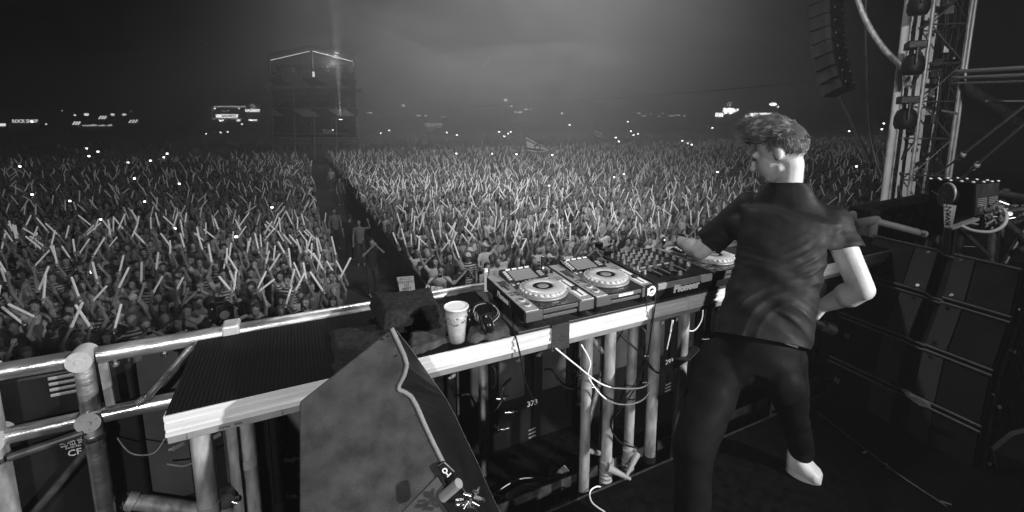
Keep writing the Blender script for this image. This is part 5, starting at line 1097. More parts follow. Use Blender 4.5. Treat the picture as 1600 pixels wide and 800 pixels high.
PD = {'up,down': 'one arm up', 'down,up': 'one arm up', 'up,up': 'both arms up', 'up,bent': 'both hands up', 'bent,up': 'both hands up', 'fwd,up': 'one arm up', 'up,rest': 'one arm up', 'rest,up': 'one arm up', 'fwd,fwd': 'both hands forward', 'up,fwd': 'arms raised', 'rest,rest': 'arms on the barrier', 'phone,phone': 'a phone held up'}
def rail_y(px_): return 578-.158*px_ if px_ < 400 else 515-.18*(px_-400)
spots = []; cr = random.Random(99)
AX0, AX1 = 1.15, 3.15
row = 0; y = 8.55
while y < 128:
    step = .62 if y < 48 else (.9 if y < 80 else 1.4); dx = .50 if y < 48 else (.75 if y < 80 else 1.25)
    for sd in (-1, 1):
        n_ = 0; x = (AX0-.25) if sd < 0 else (AX1+.25)
        if y > 68: x = 2.15
        while True:
            n_ += 1; xx = x+cr.uniform(-.13, .13); yy = (y+cr.uniform(-.16, .16) if row else y+cr.uniform(-.03, .03))-(.5 if sd < 0 else -.25); x += sd*dx*cr.uniform(.88, 1.15)
            p_ = proj((xx, yy, GZ+1.6))
            if p_[2] > 135 or p_[0] > 1700 or (sd < 0 and (p_[0] < -60 or x < -110)): break
            if x > 190: break
            if 49 < yy < 68 and -6.3 < xx < 10: continue
            if p_[0] > 1392: continue
            spots.append((p_[2], xx, yy, row, sd, n_, p_[0], p_[1]))
    y += step; row += 1
vis = [s_ for s_ in spots if -12 < s_[6] < 1150 and s_[7] < rail_y(s_[6])-(12 if s_[6] < 560 else 4) and not (775 < s_[6] and s_[7] > 440-.155*(s_[6]-775)-10) and not (570 < s_[6] < 700 and s_[7] > 455)]
vis.sort(); near = vis[:276]; nearset = set((s_[1], s_[2]) for s_ in near)
topn = ['black', 'black', 'dark grey', 'grey', 'white', 'white', 'pale', 'striped', 'dark grey', 'bare']
def put_stick(pos, d, label, ln=1.):
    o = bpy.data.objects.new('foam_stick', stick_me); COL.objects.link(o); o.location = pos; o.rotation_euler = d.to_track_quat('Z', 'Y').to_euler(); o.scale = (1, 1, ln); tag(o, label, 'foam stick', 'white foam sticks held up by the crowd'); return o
nst = 0
for (t_, x, y, rw, sd, n_, px_, py_) in near:
    c = random.Random(int(x*1000)+int(y*77)); q = c.choice(REST) if rw == 0 else (c.choice(PR) if c.random() < .93 else REST[2])
    tn = c.choice(topn); skin = c.choice([M['cskin'][0]]*5+[M['cskin'][1]]*3+[M['cskin'][2]]); hk = 1 if q['long'] else (2 if c.random() < .14 else 0); hn = c.choice(['dark', 'dark', 'brown', 'brown', 'fair']); wc_ = c.random() < .5; rz = c.uniform(-.45, .45)+math.atan2(x-3, y+10)*-.35; s_ = c.uniform(.95, 1.07)
    za, zb = zone(px_, rw); place = zb+' '+za
    ps = PD[','.join(h_[0] for h_ in q['hands'])]
    for _try in range(60):
        hd_ = ('long %s hair' % hn if hk == 1 else 'short %s hair' % hn) if hk != 2 else ('white cap' if wc_ else 'dark cap')
        lb = ('bare-chested fan' if tn == 'bare' else 'fan in %s top' % tn)+', %s, %s, %s' % (hd_, ps, place)
        if lb not in USED and len(lb.split()) <= 16: break
        tn = c.choice(topn); hn = c.choice(['dark', 'brown', 'fair']); hk = 1 if q['long'] else (2 if c.random() < .3 else 0); wc_ = c.random() < .5
    USED.add(lb)
    put_person(q, x, y, rz, s_, skin, None if tn == 'bare' else CT[tn], (CT['white'] if wc_ else M['hairs']['dark']) if hk == 2 else M['hairs'][hn], hk, lb, 'fans packed together in front of the stage')
    Rz = Matrix.Rotation(rz, 3, 'Z')
    for pose, h, e in q['hands']:
        if pose in ('up', 'bent', 'fwd') and c.random() < ((.36 if px_ < 420 else .62) if rw else .5) and nst < 298:
            hp = Vector((x, y, GZ))+(Rz @ (h+(h-e).normalized()*.05))*s_; d = Vector((c.gauss(0, .42), c.gauss(0, .30), 1)).normalized(); 
            sx = d.x*_A[0]-d.y*_A[1]; ln = c.uniform(.85, 1.2); tl = 'upright' if abs(sx) < .12 else '%s %s' % ('tilted' if abs(sx) < .35 else 'steeply' if abs(sx) > .6 else 'leaning', 'left' if sx < 0 else 'right'); sz = 'long' if ln > 1.08 else 'short' if ln < .94 else 'white'
            tp = 'bare-chested fan' if tn == 'bare' else 'fan in %s top' % tn; who2 = ('%s-haired ' % hn if hk != 2 else 'capped ')+tp; ps2 = ps.replace('one arm up', 'arm up')
            put_stick(hp, d, uniq(['%s foam stick %s, %s, %s' % (sz, tl, tp, place), '%s foam stick %s, %s, %s' % (sz, tl, who2, place), '%s stick %s, %s, %s, %s' % (sz, tl, tp, ps2, place), '%s stick %s, %s, %s' % (sz, tl, who2, place), 'thick %s stick %s, %s, %s' % (sz, tl, who2, place), 'bright %s, %s, %s' % (tl, who2, place), 'pale %s stick %s, %s' % (tl, who2, place)]), ln); nst += 1
        elif pose == 'phone' and h.x > 0:
            hp = Vector((x, y, GZ))+(Rz @ Vector((0, -.33, 1.60)))*s_; o = MB().box(hp, (.075, .010, .145), Rz).build('phone', 'black', base=hp, bevel=.002); tag(o, uniq(['dark phone held up by %s, %s' % ('bare-chested fan' if tn == 'bare' else 'fan in %s top' % tn, place), 'black phone raised by the %s, %s' % (('capped fan' if hk == 2 else hn+'-haired fan'), place)]), 'phone')
# the rest of the crowd: low detail figures merged into one mesh
def lowfig(seed, arms=True):
    r_ = random.Random(seed); V = []; Fq = []; Mi = []
    def tube_(rings_, mi):
        n = len(rings_[0]); o = sum(len(v) for v in V); V.append(np.array([p for r in rings_ for p in r], dtype=np.float32))
        for i in range(len(rings_)-1):
            for k in range(n): Fq.append((o+i*n+k, o+i*n+(k+1) % n, o+(i+1)*n+(k+1) % n, o+(i+1)*n+k)); Mi.append(mi)
    def ring(c, rx, ry, n=6): return [(c[0]+rx*math.cos(2*math.pi*k/n), c[1]+ry*math.sin(2*math.pi*k/n), c[2]) for k in range(n)]
    hx = r_.uniform(-.05, .05); hy = -.04
    tube_([ring((0, 0, .9), .17, .11), ring((0, 0, 1.25), .17, .12), ring((0, 0, 1.38), .20, .09), ring((hx, 0, 1.46), .06, .05)], 1)
    tube_([ring((hx, hy, 1.44), .045, .045), ring((hx, hy, 1.53), .062, .075), ring((hx, hy, 1.60), .072, .088), ring((hx, hy, 1.68), .05, .06), ring((hx, hy, 1.71), .005, .005)], 0)
    tube_([ring((hx, hy+.035, 1.52), .066, .068), ring((hx, hy+.025, 1.62), .080, .085), ring((hx, hy+.012, 1.695), .058, .07), ring((hx, hy, 1.725), .005, .005)], 2)
    hands = []
    for sg in (1, -1):
        up = r_.random() < .74; S_ = Vector((.19*sg, 0, 1.37)); u = r_.uniform
        if up: e = S_+Vector((.07*sg+u(-.05, .08), -.10+u(-.06, .06), .24)); h = e+Vector((u(-.12, .12), -.05+u(-.1, .1), .27))
        else: e = S_+Vector((.08*sg, -.12, -.2)); h = e+Vector((-.08*sg, -.16, .12))
        pts = [S_, e, h]; rr = (.045, .038, .027); rg = []
        for i, p in enumerate(pts):
            d = (pts[min(i+1, 2)]-pts[max(i-1, 0)]).normalized(); A_, B_, _ = frame_from(d); rg.append([tuple(p+(A_*math.cos(2*math.pi*k/4)+B_*math.sin(2*math.pi*k/4))*rr[i]) for k in range(4)])
        tube_(rg, 0)
        if up: hands.append(h)
    return np.concatenate(V), np.array(Fq), np.array(Mi), hands
LF = [lowfig(s_) for s_ in range(24)]
MATS = M['cskin']+[CT['white'], CT['black'], CT['grey'], CT['dark grey'], CT['pale'], M['hairs']['dark'], M['hairs']['brown'], M['hairs']['fair']]
AV, AF, AM = [], [], []; SV, SF = [], []; off = 0; soff = 0; nr = np.random.RandomState(5)
rest = [s_ for s_ in spots if (s_[1], s_[2]) not in nearset]
for (t_, x, y, rw, sd, n_, px_, py_) in rest:
    v, f, mi, hands = LF[nr.randint(24)]; rz = nr.uniform(-.7, .7); s_ = nr.uniform(.93, 1.08); c_, s2 = math.cos(rz)*s_, math.sin(rz)*s_
    w_ = np.empty_like(v); w_[:, 0] = v[:, 0]*c_-v[:, 1]*s2+x; w_[:, 1] = v[:, 0]*s2+v[:, 1]*c_+y; w_[:, 2] = v[:, 2]*s_+GZ
    AV.append(w_); AF.append(f+off); off += len(v)
    mp = np.array([nr.choice([0, 0, 0, 1, 1, 2]), 3+nr.choice([1, 1, 3, 3, 2, 0, 4, 4]), 8+nr.choice([0, 0, 1, 1, 2])]); mp[2] = min(mp[2], 10); AM.append(mp[mi])
    pr = .46 if y < 24 else (.40 if y < 36 else (.30 if y < 46 else .04))
    if px_ > 1180 or px_ < 330: pr *= .5
    elif px_ < 460: pr *= .8
    for h in hands:
        if nr.rand() > pr: continue
        hx, hy_, hz2 = h.x*c_-h.y*s2+x, h.x*s2+h.y*c_+y, h.z*s_+GZ; d = Vector((nr.normal(0, .5), nr.normal(0, .35), 1)).normalized(); A_, B_, _ = frame_from(d); L_ = nr.uniform(.34, .50); p0 = Vector((hx, hy_, hz2)); r_ = .020
        ring_ = lambda p, r: [tuple(p+(A_*math.cos(2*math.pi*k/5)+B_*math.sin(2*math.pi*k/5))*r) for k in range(5)]
        SV.extend(ring_(p0, r_)+ring_(p0+d*L_, r_)+ring_(p0+d*(L_+.004), .001)); 
        for i in range(2):
            for k in range(5): SF.append((soff+i*5+k, soff+i*5+(k+1) % 5, soff+(i+1)*5+(k+1) % 5, soff+(i+1)*5+k))
        soff += 15
def quadmesh(name, V, Fq, mi, mats):
    me = bpy.data.meshes.new(name); nv, nf = len(V), len(Fq); me.vertices.add(nv); me.vertices.foreach_set('co', V.astype(np.float32).ravel()); me.loops.add(nf*4); me.loops.foreach_set('vertex_index', Fq.astype(np.int32).ravel())
    me.polygons.add(nf); me.polygons.foreach_set('loop_start', np.arange(0, nf*4, 4, dtype=np.int32)); 
    if mi is not None: me.polygons.foreach_set('material_index', mi.astype(np.int32))
    me.polygons.foreach_set('use_smooth', np.ones(nf, dtype=bool)); me.update(calc_edges=True)
    for m_ in mats: me.materials.append(m_)
    o = bpy.data.objects.new(name, me); COL.objects.link(o); return o
o = quadmesh('crowd', np.concatenate(AV), np.concatenate(AF), np.concatenate(AM), MATS); tag(o, 'dense festival crowd stretching from behind the front rows to the far end of the field', 'crowd', kind='stuff')
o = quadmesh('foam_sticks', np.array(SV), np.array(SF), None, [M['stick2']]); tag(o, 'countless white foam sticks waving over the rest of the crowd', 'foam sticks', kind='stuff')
print('CROWD', len(spots), len(near), nst, soff//15)

# barriers
def barrier(L_):
    t = empty('crowd_barrier', (0, 0, 0)); a = MB(); a.box2((-L_/2+.01, -.02, .10), (L_/2-.01, .0, 1.12)); a.build('barrier_panel', 'panel', t); a = MB(); a.cyl((-L_/2, 0, 1.15), (L_/2, 0, 1.15), .022, 8); a.cyl((-L_/2+.02, 0, .0), (-L_/2+.02, 0, 1.15), .02, 8); a.cyl((L_/2-.02, 0, .0), (L_/2-.02, 0, 1.15), .02, 8); a.build('barrier_frame', 'dsteel', t); return t
b0 = barrier(1.24); first = True
def putb(o0, x, y, rz, lb, gr):
    t = copy_tree(o0); t.location = (x, y, GZ); t.rotation_euler = (0, 0, rz); BASE[t.name] = Vector(t.location); tag(t, lb, 'barrier', gr); return t
k = 0
for i in range(9):
    x = AX0-.62-i*1.26; putb(b0, x, 7.70, 0, 'front barrier panel, %s from the aisle on the left side' % ORD(i+1), 'barrier panels in front of the crowd')
for i in range(8):
    x = AX1+.62+i*1.26; putb(b0, x, 8.45, 0, 'front barrier panel, %s from the aisle on the right side' % ORD(i+1), 'barrier panels in front of the crowd')
for i in range(16):
    for sd, x in (('left', AX0), ('right', AX1)): putb(b0, x, 8.85+i*1.26, R(90), 'aisle barrier panel, %s from the stage on the %s side of the aisle' % (ORD(i+1), sd), 'barrier panels along the aisle')
for o in list(b0.children): bpy.data.objects.remove(o)
bpy.data.objects.remove(b0)

# stewards, photographer and camera operator in the pit and the aisle
def pz(px_, py_): return PZ(px_, py_, GZ)
for px_, py_, q, tn, rz, lb, hk, sc_ in ((526, 390, 0, 'grey', .3, 'steward in grey shirt standing at the left side of the aisle, arms at the sides', 0, 1.), (548, 407, 0, 'black', 2.6, 'steward in black facing away in the middle of the aisle', 0, 1.03), (565, 415, 1, 'grey', -.2, 'steward in grey shirt with one arm bent at the right side of the aisle', 0, 1.), (533, 321, 0, 'dark grey', .4, 'steward far up the aisle beside another, wearing dark grey', 0, 1.), (519, 298, 0, 'pale', -.5, 'steward in pale top farthest up the aisle', 0, 1.), (583, 462, 2, 'black', .2, 'photographer in black aiming a camera from the pit at the aisle mouth', 0, 1.04)):
    p = pz(px_, py_); put_person(STAND[q], p.x, p.y, rz, sc_, M['cskin'][1], CT[tn], M['hairs']['dark'], hk, lb, 'staff standing in the aisle and pit')
p = P(322, 478, 6.6); zz = p.z-1.60; t = put_person(STAND[2], p.x, p.y, 1.1, 1.0, M['cskin'][0], CT['black'], M['hairs']['dark'], 0, 'camera operator in black with headphones behind a video camera at the railing', 'staff standing in the aisle and pit', z=zz)
a = MB(); a.box((p.x, p.y, (zz-3.5)/2-.01), (.9, .7, zz+3.5-.02)); o = a.build('camera_riser', 'cab', base=(p.x, p.y, -3.5)); tag(o, 'black platform under the camera operator in the pit', 'platform')
t = empty('video_camera', P(348, 488, 6.1), 'large black video camera with bright screws pointed out over the pit', 'video camera')
q = P(345, 488, 6.1); a = MB(); a.box(q, (.22, .30, .24), Matrix.Rotation(.5, 3, 'Z')); a.box(q+Vector((0, 0, .15)), (.12, .2, .08)); a.build('camera_body', 'gloss', t, bevel=.015)
q2 = P(351, 492, 5.9); a = MB(); a.cyl(q, q2, .08, 20); ln_ = a.build('lens', 'gloss', t); a = MB(); a.cyl(q2, q2-(q-q2).normalized()*.01, .055, 20); a.build('lens_glass', 'grey', ln_)
a = MB(); r_ = random.Random(4)
for k in range(9): a.ell(q+Vector((r_.uniform(-.12, .12), -.16, r_.uniform(-.14, .14))), (.010,)*3)
a.build('bright_screws', 'silver', t)
a = MB(); a.cyl(P(318, 462, 6.55)+Vector((0, 0, 0)), P(318, 462, 6.55)+Vector((.02, 0, 0)), .05, 14)
# handwritten signs on the barrier
def sign(cs_, lines, label, m_='paper'):
    q = [P(*c_) for c_ in cs_]; n_ = (q[1]-q[0]).cross(q[3]-q[0]).normalized(); n_ = n_ if n_.dot(CAMP-q[0]) > 0 else -n_
    t = empty('paper_sign', q[3], label, 'sign'); a = MB(); a.prism(q, -n_*.012); a.build('sheet', m_, t)
    for i, tx in enumerate(lines): f = (i+.7)/(len(lines)+.3); c_ = (q[0].lerp(q[3], f)+q[1].lerp(q[2], f))/2+n_*.003; text('handwriting', tx, (q[0]-q[3]).length/(len(lines)+.5)*1.05, c_, q[1]-q[0], q[0]-q[3], 'dsteel', t)
sign([(620, 433, 9.3), (646, 431, 9.3), (649, 457, 9.1), (626, 463, 9.1)], ['SICCCI', 'DAI NOS', 'TO', 'MEET', 'WITH YOU'], 'tall white handwritten sheet held over the barrier left of the front rows')
sign([(651, 452, 9.0), (660, 451, 9.0), (663, 460, 8.9), (653, 460, 8.9)], ['TO'], 'small crumpled white sheet beside the tall handwritten one')
sign([(666, 445, 9.0), (672, 446, 9.0), (671, 457, 8.9), (663, 459, 8.9)], ['I'], 'narrow leftmost piece of the white banner showing over the railing')
sign([(674, 446.5, 9.0), (692, 449, 9.0), (692, 453, 8.9), (673, 456.5, 8.9)], ['I L O U E'], 'middle piece of the white lettered banner showing over the railing')
sign([(695, 449.5, 9.0), (700.5, 450.5, 9.0), (700.5, 452, 8.9), (694.5, 453, 8.9)], ['U'], 'small rightmost piece of the white banner over the railing')

# flags
def flag(pole0, pole1, pts, rows, label, m_=None):   # pts: 4 corners px,py,t   rows: colours handled by the material
    q = [P(*p) for p in pts]; t = empty('flag', P(*pole1), label, 'flag'); a = MB(); a.cyl(P(*pole0), P(*pole1), .02, 8); a.build('pole', 'dsteel', t)
    for (v0, v1, mm_) in rows:
        a = MB(); nx = 14; vs = []
        for j in (v0, (v0+v1)/2, v1):
            for i in range(nx+1):
                u = i/nx; p = q[0].lerp(q[1], u).lerp(q[3].lerp(q[2], u), j); vs.append(p+camF*(.10*math.sin(u*7+j*2)*u)+Vector((0, 0, .05*math.sin(u*9+1)*u)))
        a.add(vs, [(j*(nx+1)+i, j*(nx+1)+i+1, (j+1)*(nx+1)+i+1, (j+1)*(nx+1)+i) for j in range(2) for i in range(nx)], True); o = a.build('flag_band', mm_, t); s_ = o.modifiers.new('s', 'SOLIDIFY'); s_.thickness = .006
    return t, q
M['flagw'] = mat('flag_white', .62, .9); M['flagd'] = mat('flag_dark', .10, .9); M['flagg'] = mat('flag_grey', .3, .9)
T_ = 40
t, q = flag((821, 214, T_), (826, 246, T_), [(821, 214, T_), (855, 232, T_), (859, 239, T_), (823, 236, T_)], [(0, .12, 'flagw'), (.12, .24, 'flagd'), (.24, .76, 'flagw'), (.76, .88, 'flagd'), (.88, 1, 'flagw')], 'white flag with two dark stripes and a six pointed star above the crowd')
c_ = (q[0]+q[1]+q[2]+q[3])/4-camF*.12; a = MB(); X_ = (q[1]-q[0]).normalized(); Y_ = Vector((0, 0, 1))
for o_ in (0, 1):
    tri = [c_+(camR*math.cos(R(90+120*k+180*o_))+Y_*math.sin(R(90+120*k+180*o_)))*.36 for k in range(3)]
    for k in range(3): a.beam(tri[k], tri[(k+1) % 3], .05, .05)
a.build('star', 'flagd', t)
T_ = 45; flag((933, 192, T_), (929, 204, T_), [(931, 200, T_), (946, 210, T_), (942, 220, T_), (926, 210, T_)], [(i/7, (i+1)/7, 'flagw' if i % 2 else 'flagd') for i in range(7)], 'small striped flag tilted on its pole above the far crowd', None)
T_ = 45; flag((661, 178, T_), (675, 232, T_), [(663, 192, T_), (691, 193, T_), (690, 201, T_), (667, 206, T_)], [(0, .5, 'flagw'), (.5, 1, 'flagg')], 'two banded flag, pale above and grey below, on a long leaning pole', None)
T_ = 60; flag((688, 181, T_), (695, 205, T_), [(687, 181, T_), (703, 182, T_), (704, 186, T_), (692, 188, T_)], [(0, 1, 'flagg')], 'small plain grey flag right of the two banded flag', None)
T_ = 22; flag((418, 262, T_), (421, 290, T_), [(418, 264, T_), (398, 273, T_), (400, 281, T_), (420, 272, T_)], [(0, 1, 'flagg')], 'drooping grey flag over the left crowd near the aisle', None)
# small lights of phones in the crowd
ph = [(31, 260), (50, 190), (135, 232), (153, 237), (139, 244), (200, 254), (235, 251), (256, 246), (261, 240), (210, 279), (280, 287), (50, 304), (109, 314), (144, 425), (226, 315), (369, 370), (345, 207), (356, 206), (322, 209), (378, 194), (595, 208), (608, 204), (698, 207), (714, 211), (780, 206), (788, 213), (794, 209), (798, 206), (769, 240), (807, 241), (863, 242), (962, 215), (967, 221), (981, 190), (986, 205), (990, 211), (997, 209), (1066, 220), (1075, 224), (1081, 226), (1121, 269), (1113, 200), (1327, 205), (1338, 260), (1381, 193), (1378, 202), (858, 290), (960, 277), (975, 272), (713, 240), (890, 195), (425, 324), (273, 357), (158, 343)]
for px_, py_ in ph:
    q = PZ(px_, py_, -1.55) if py_ > 212 else P(px_, py_, 95); s_ = max(.05, .0022*(q-CAMP).length); o = MB().box(q, (s_*1.6, .01, s_), Matrix.Rotation(-YAW, 3, 'Z')).build('phone', 'phone_on', base=q); tag(o, 'tiny bright phone light %s, %s' % ('in the left crowd' if px_ < 420 else 'between tower and two banded flag' if px_ < 660 else 'in the middle crowd' if px_ < 830 else 'right of the star flag' if px_ < 1000 else 'left of the man' if px_ < 1150 else 'right of the man', 'near the horizon' if py_ < 213 else 'in the far rows' if py_ < 250 else 'in the middle rows' if py_ < 300 else 'in the nearer rows'), 'phone', 'phones glowing in the crowd')

# ------------------------------------------------------------------ control tower at the end of the aisle
T0 = 55.
M['dimletters'] = mat('dim_lit_letters', .5, .5, emit=.9)
ft = empty('control_tower', PZ(490, 236, GZ), 'tall scaffold control tower with gabled roof, striped banners and people on its top deck', 'control tower')
def TP(px_, py_, dt=0): return P(px_, py_, T0+dt)
DPT = Vector((0, 1, 0))*8.0
def bar(a_, b_, r, m_, nm, n=6): a = MB(); a.cyl(a_, b_, r, n); return a.build(nm, m_, ft)
a = MB()
posts = [(421, 88, 428, 250), (458, 132, 462, 250), (487, 76, 489, 130), (490, 132, 492, 250), (525, 132, 526, 250), (553, 90, 562, 250)]
for x0, y0, x1, y1 in posts:
    for d_ in (Vector(), DPT): a.cyl(TP(x0, y0)+d_, TP(x1, y1)+d_, .10, 6)
a.build('post', 'pipe', ft)
a = MB()
for y0, y1, x0, x1 in ((124, 126, 420, 556), (142, 142, 422, 556), (156, 157, 424, 556), (179, 179, 425, 560), (210, 210, 427, 561), (226, 226, 428, 562), (133, 133, 420, 556), (168, 168, 424, 558), (218, 216, 428, 561)):
    for d_ in (Vector(), DPT): a.cyl(TP(x0, y0)+d_, TP(x1, y1)+d_, .07, 6)
for x0, y0, x1, y1 in ((424, 176, 457, 142), (460, 142, 424, 176), (492, 226, 525, 182), (428, 210, 455, 182), (462, 180, 490, 210), (526, 210, 560, 180), (527, 142, 556, 176), (446, 112, 484, 88), (528, 118, 553, 92)): a.cyl(TP(x0, y0), TP(x1, y1), .05, 6)
for k in range(16): x = 462+k*4.2; a.cyl(TP(x, 226 if k % 2 else 217), TP(x+4.2, 217 if k % 2 else 226), .045, 5)
a.build('bracing', 'pipe', ft)
for yy, nm in ((125, 'top_deck'), (160, 'deck'), (181, 'deck'), (212, 'deck')):
    p0, p1 = TP(422, yy), TP(558, yy+.5); a = MB(); a.hexa([p0-Vector((0, 0, .12)), p1-Vector((0, 0, .12)), p1+DPT-Vector((0, 0, .12)), p0+DPT-Vector((0, 0, .12)), p0, p1, p1+DPT, p0+DPT]); a.build(nm, 'dsteel', ft)
for s_, pts in ((0, ((419, 86), (487, 72))), (1, ((487, 72), (553, 89)))):
    a = MB(); A0, B0 = TP(*pts[0]), TP(*pts[1])
    for dz in (0, -.28, -.62): a.cyl(A0+Vector((0, 0, dz)), B0+Vector((0, 0, dz)), .085, 8)
    for k in range(9): p = A0.lerp(B0, k/9); q = A0.lerp(B0, (k+1)/9); a.cyl(p-Vector((0, 0, .62 if k % 2 else 0)), q-Vector((0, 0, 0 if k % 2 else .62)), .035, 5)
    a.build('gable_truss', 'alu', ft); a = MB(); a.hexa([A0+Vector((0, 0, .12)), B0+Vector((0, 0, .12)), B0+DPT+Vector((0, 0, .12)), A0+DPT+Vector((0, 0, .12)), A0+Vector((0, 0, .17)), B0+Vector((0, 0, .17)), B0+DPT+Vector((0, 0, .17)), A0+DPT+Vector((0, 0, .17))]); a.build('roof_skin', 'dsteel', ft)
for p0_, p1_ in (((489, 80), (551, 96)), ((423, 94), (484, 80))): a = MB(); a.cyl(TP(*p0_), TP(*p1_), .055, 6); a.build('roof_lamp_tube', 'dimletters' if p0_[0] < 480 else 'lamp_dim', ft)
for (y0, y1, x0, x1) in ((122, 133, 419, 556), (170, 181, 424, 560)):
    a = MB(); n_ = 24; vs = []
    for j in range(2):
        for i in range(n_+1): u = i/n_; p = TP(x0+(x1-x0)*u, (y0, y1)[j]+1.2*math.sin(u*math.pi)*(1 if j else .4), -.2); vs.append(p+Vector((0, .06*math.sin(i*1.3), 0)))
    a.add(vs, [(i, i+1, n_+1+i+1, n_+1+i) for i in range(n_)]); o = a.build('striped_banner', 'banner', ft); s_ = o.modifiers.new('s', 'SOLIDIFY'); s_.thickness = .03
for x0, x1 in ((423, 441), (535, 552)):
    a = MB(); p0, p1 = TP(x0, 121, -.3), TP(x1, 121, -.3); q0_, q1_ = TP(x0, 112.5, -.3), TP(x1, 112.5, -.3); a.prism([p0, p1, q1_, q0_], (0, .15, 0)); s_ = a.build('screen', 'dsteel', ft)
    a = MB()
    for (a_, b_) in ((p0, p1), (p1, q1_), (q1_, q0_), (q0_, p0)): a.cyl(a_-Vector((0, .03, 0)), b_-Vector((0, .03, 0)), .05, 5)
    a.build('screen_frame', 'silver2', s_)
    a = MB()
    for k in range(3): c_ = p0.lerp(q1_, .25+.25*k)-Vector((0, .06, 0)); a.box(c_, (.28, .05, .22 if k != 1 else .1))
    a.build('screen_picture', 'silver', s_)
a = MB()
for k in range(38): x = 441+k*2.5; a.cyl(TP(x, 107), TP(x, 122), .02, 4)
a.cyl(TP(438, 107), TP(537, 107), .04, 6); a.build('balustrade', 'pipe', ft)
a = MB(); a.box(TP(490, 116, -.1), (.25, .1, .6)); a.build('lit_panel', 'lamp_dim', ft)
a = MB(); a.cyl(TP(456, 202, -.1), TP(486, 202, -.1), .05, 6); a.build('lit_shelf', 'silver2', ft); a = MB(); a.box(TP(513, 206, -.2), (1.25, .3, .55)); a.build('lit_desk', 'silver2', ft)
for px_, py_ in ((506, 203), (520, 203)): a = MB(); a.ell(TP(px_, py_, -.5), (.05, .05, .05)); a.build('desk_lamp', 'lamp_on', ft)
a = MB(); a.box(TP(484, 146, 1), (.8, .4, .16)); a.cyl(TP(503, 143, .5), TP(511, 137, .5), .09, 6); a.build('follow_lamp', 'silver2', ft)
for sx, x in ((-1, 417), (1, 562)): a = MB(); a.box(TP(x, 137), (.5, .4, 1.2), Matrix.Rotation(.3*sx, 3, 'Y')); a.build('side_speaker', 'silver2', ft)
for k, px_ in enumerate((429, 438, 446, 456, 459, 470, 505, 512, 530, 541)):
    p = TP(px_, 124, .8+(k % 3)*.5); put_person(STAND[k % 3], p.x, p.y, .3*(k % 5)-.6, 1.02, M['cskin'][k % 3], CT[('white', 'black', 'grey', 'pale')[k % 4]], M['hairs']['dark'], k % 2, 'onlooker standing %s from the left on the top deck of the control tower' % ORD(k+1), 'people on the control tower', z=p.z)
for k, px_ in enumerate((476, 515, 545)):
    p = TP(px_, 159, .8); put_person(STAND[k % 3], p.x, p.y, .2, 1.0, M['cskin'][0], CT[('white', 'grey', 'black')[k]], M['hairs']['dark'], 0, 'technician standing %s from the left on the middle deck of the tower' % ORD(k+1), 'people on the control tower', z=p.z)
l = bpy.data.lights.new('roof_lamp', 'POINT'); l.energy = 260; l.shadow_soft_size = .2; lo = bpy.data.objects.new('roof_lamp', l); COL.objects.link(lo); lo.location = TP(520, 99, 1.5)
for yy0, yy1 in ((72, 100), (100, 123), (134, 157), (158, 181), (182, 211)):
    p0, p1 = TP(424, yy1)+DPT, TP(557, yy1)+DPT; q0_, q1_ = TP(424, max(yy0, 90))+DPT, TP(557, max(yy0, 90))+DPT; a = MB(); a.prism([p0, p1, q1_, q0_], (0, .05, 0)); a.build('back_sheet', 'panel', ft)
for x in (423, 557):
    p0, q0_ = TP(x, 212), TP(x, 128); a = MB(); a.prism([p0+DPT*.15, p0+DPT, q0_+DPT, q0_+DPT*.15], (.05, 0, 0)); a.build('side_sheet', 'panel', ft)
# searchlight with its beam pointing straight up
q = TP(532, 186, -1.2); t = empty('searchlight', q, 'bright searchlight on the tower sending a narrow beam straight up', 'searchlight'); a = MB(); a.lathe(q-Vector((0, 0, .5)), [(.05, 0), (.2, .05), (.25, .4), (.2, .42)], 14); a.build('lamp_housing', 'black', t); a = MB(); a.cyl(q-Vector((0, 0, .08)), q-Vector((0, 0, .03)), .2, 14); a.build('lens', 'lamp_on', t)
spot('searchlight_beam', tuple(q), tuple(q+Vector((.05, 0, 10))), 40000, 8, .9, .03)

# ------------------------------------------------------------------ festival stands far behind the crowd
FD = 112.
def FP(px_, py_, dt=0): return P(px_, py_, FD+dt)
def boxpx(nm, x0, y0, x1, y1, m_, parent, dt=0., dep=.3):
    a = MB(); n_ = camF; p = [FP(x0, y1, dt), FP(x1, y1, dt), FP(x1, y0, dt), FP(x0, y0, dt)]; a.prism(p, n_*dep); return a.build(nm, m_, parent)
def stand(label, cat, x, y=195, nm='festival_stand'): return empty(nm, FP(x, y), label, cat)
t = stand('dark shop stand with dim lettering on its roof at the far left', 'stand', 38); boxpx('stall_body', 14, 190, 62, 203, 'dsteel', t, .5, 5); text('sign_lettering', 'ROCK SHOP', 1.15, FP(39, 189.5), camR, (0, 0, 1), 'dimletters', t, .05, .02)
t = stand('small bright stall cut off by the left edge of the picture', 'stand', 3); boxpx('stall_body', -12, 190, 8, 202, 'dsteel', t, .5, 4); boxpx('lit_front', -8, 193, 7, 197, 'lamp_dim', t)
def striped(x0, y0, x1, y1, lb):
    t = stand(lb, 'sign', (x0+x1)/2, 198, 'striped_sign'); boxpx('sign_back', x0-3, y0-1, x1+2, y1+1, 'dsteel', t, .4, .6); h = y1-y0
    for k in range(3):
        xs = x0+(x1-x0)*(k*.31+.02); a = MB(); a.prism([FP(xs, y1, -.05), FP(xs+(x1-x0)*.16, y1, -.05), FP(xs+(x1-x0)*.16+h*.7, y0, -.05), FP(xs+h*.7, y0, -.05)], camF*.1); a.build('lit_stripe', 'lamp_dim', t)
    a = MB(); a.cyl(FP(x0, y1), FP(x0, 205), .1, 6); a.cyl(FP(x1, y1), FP(x1, 205), .1, 6); a.build('leg', 'dsteel', t)
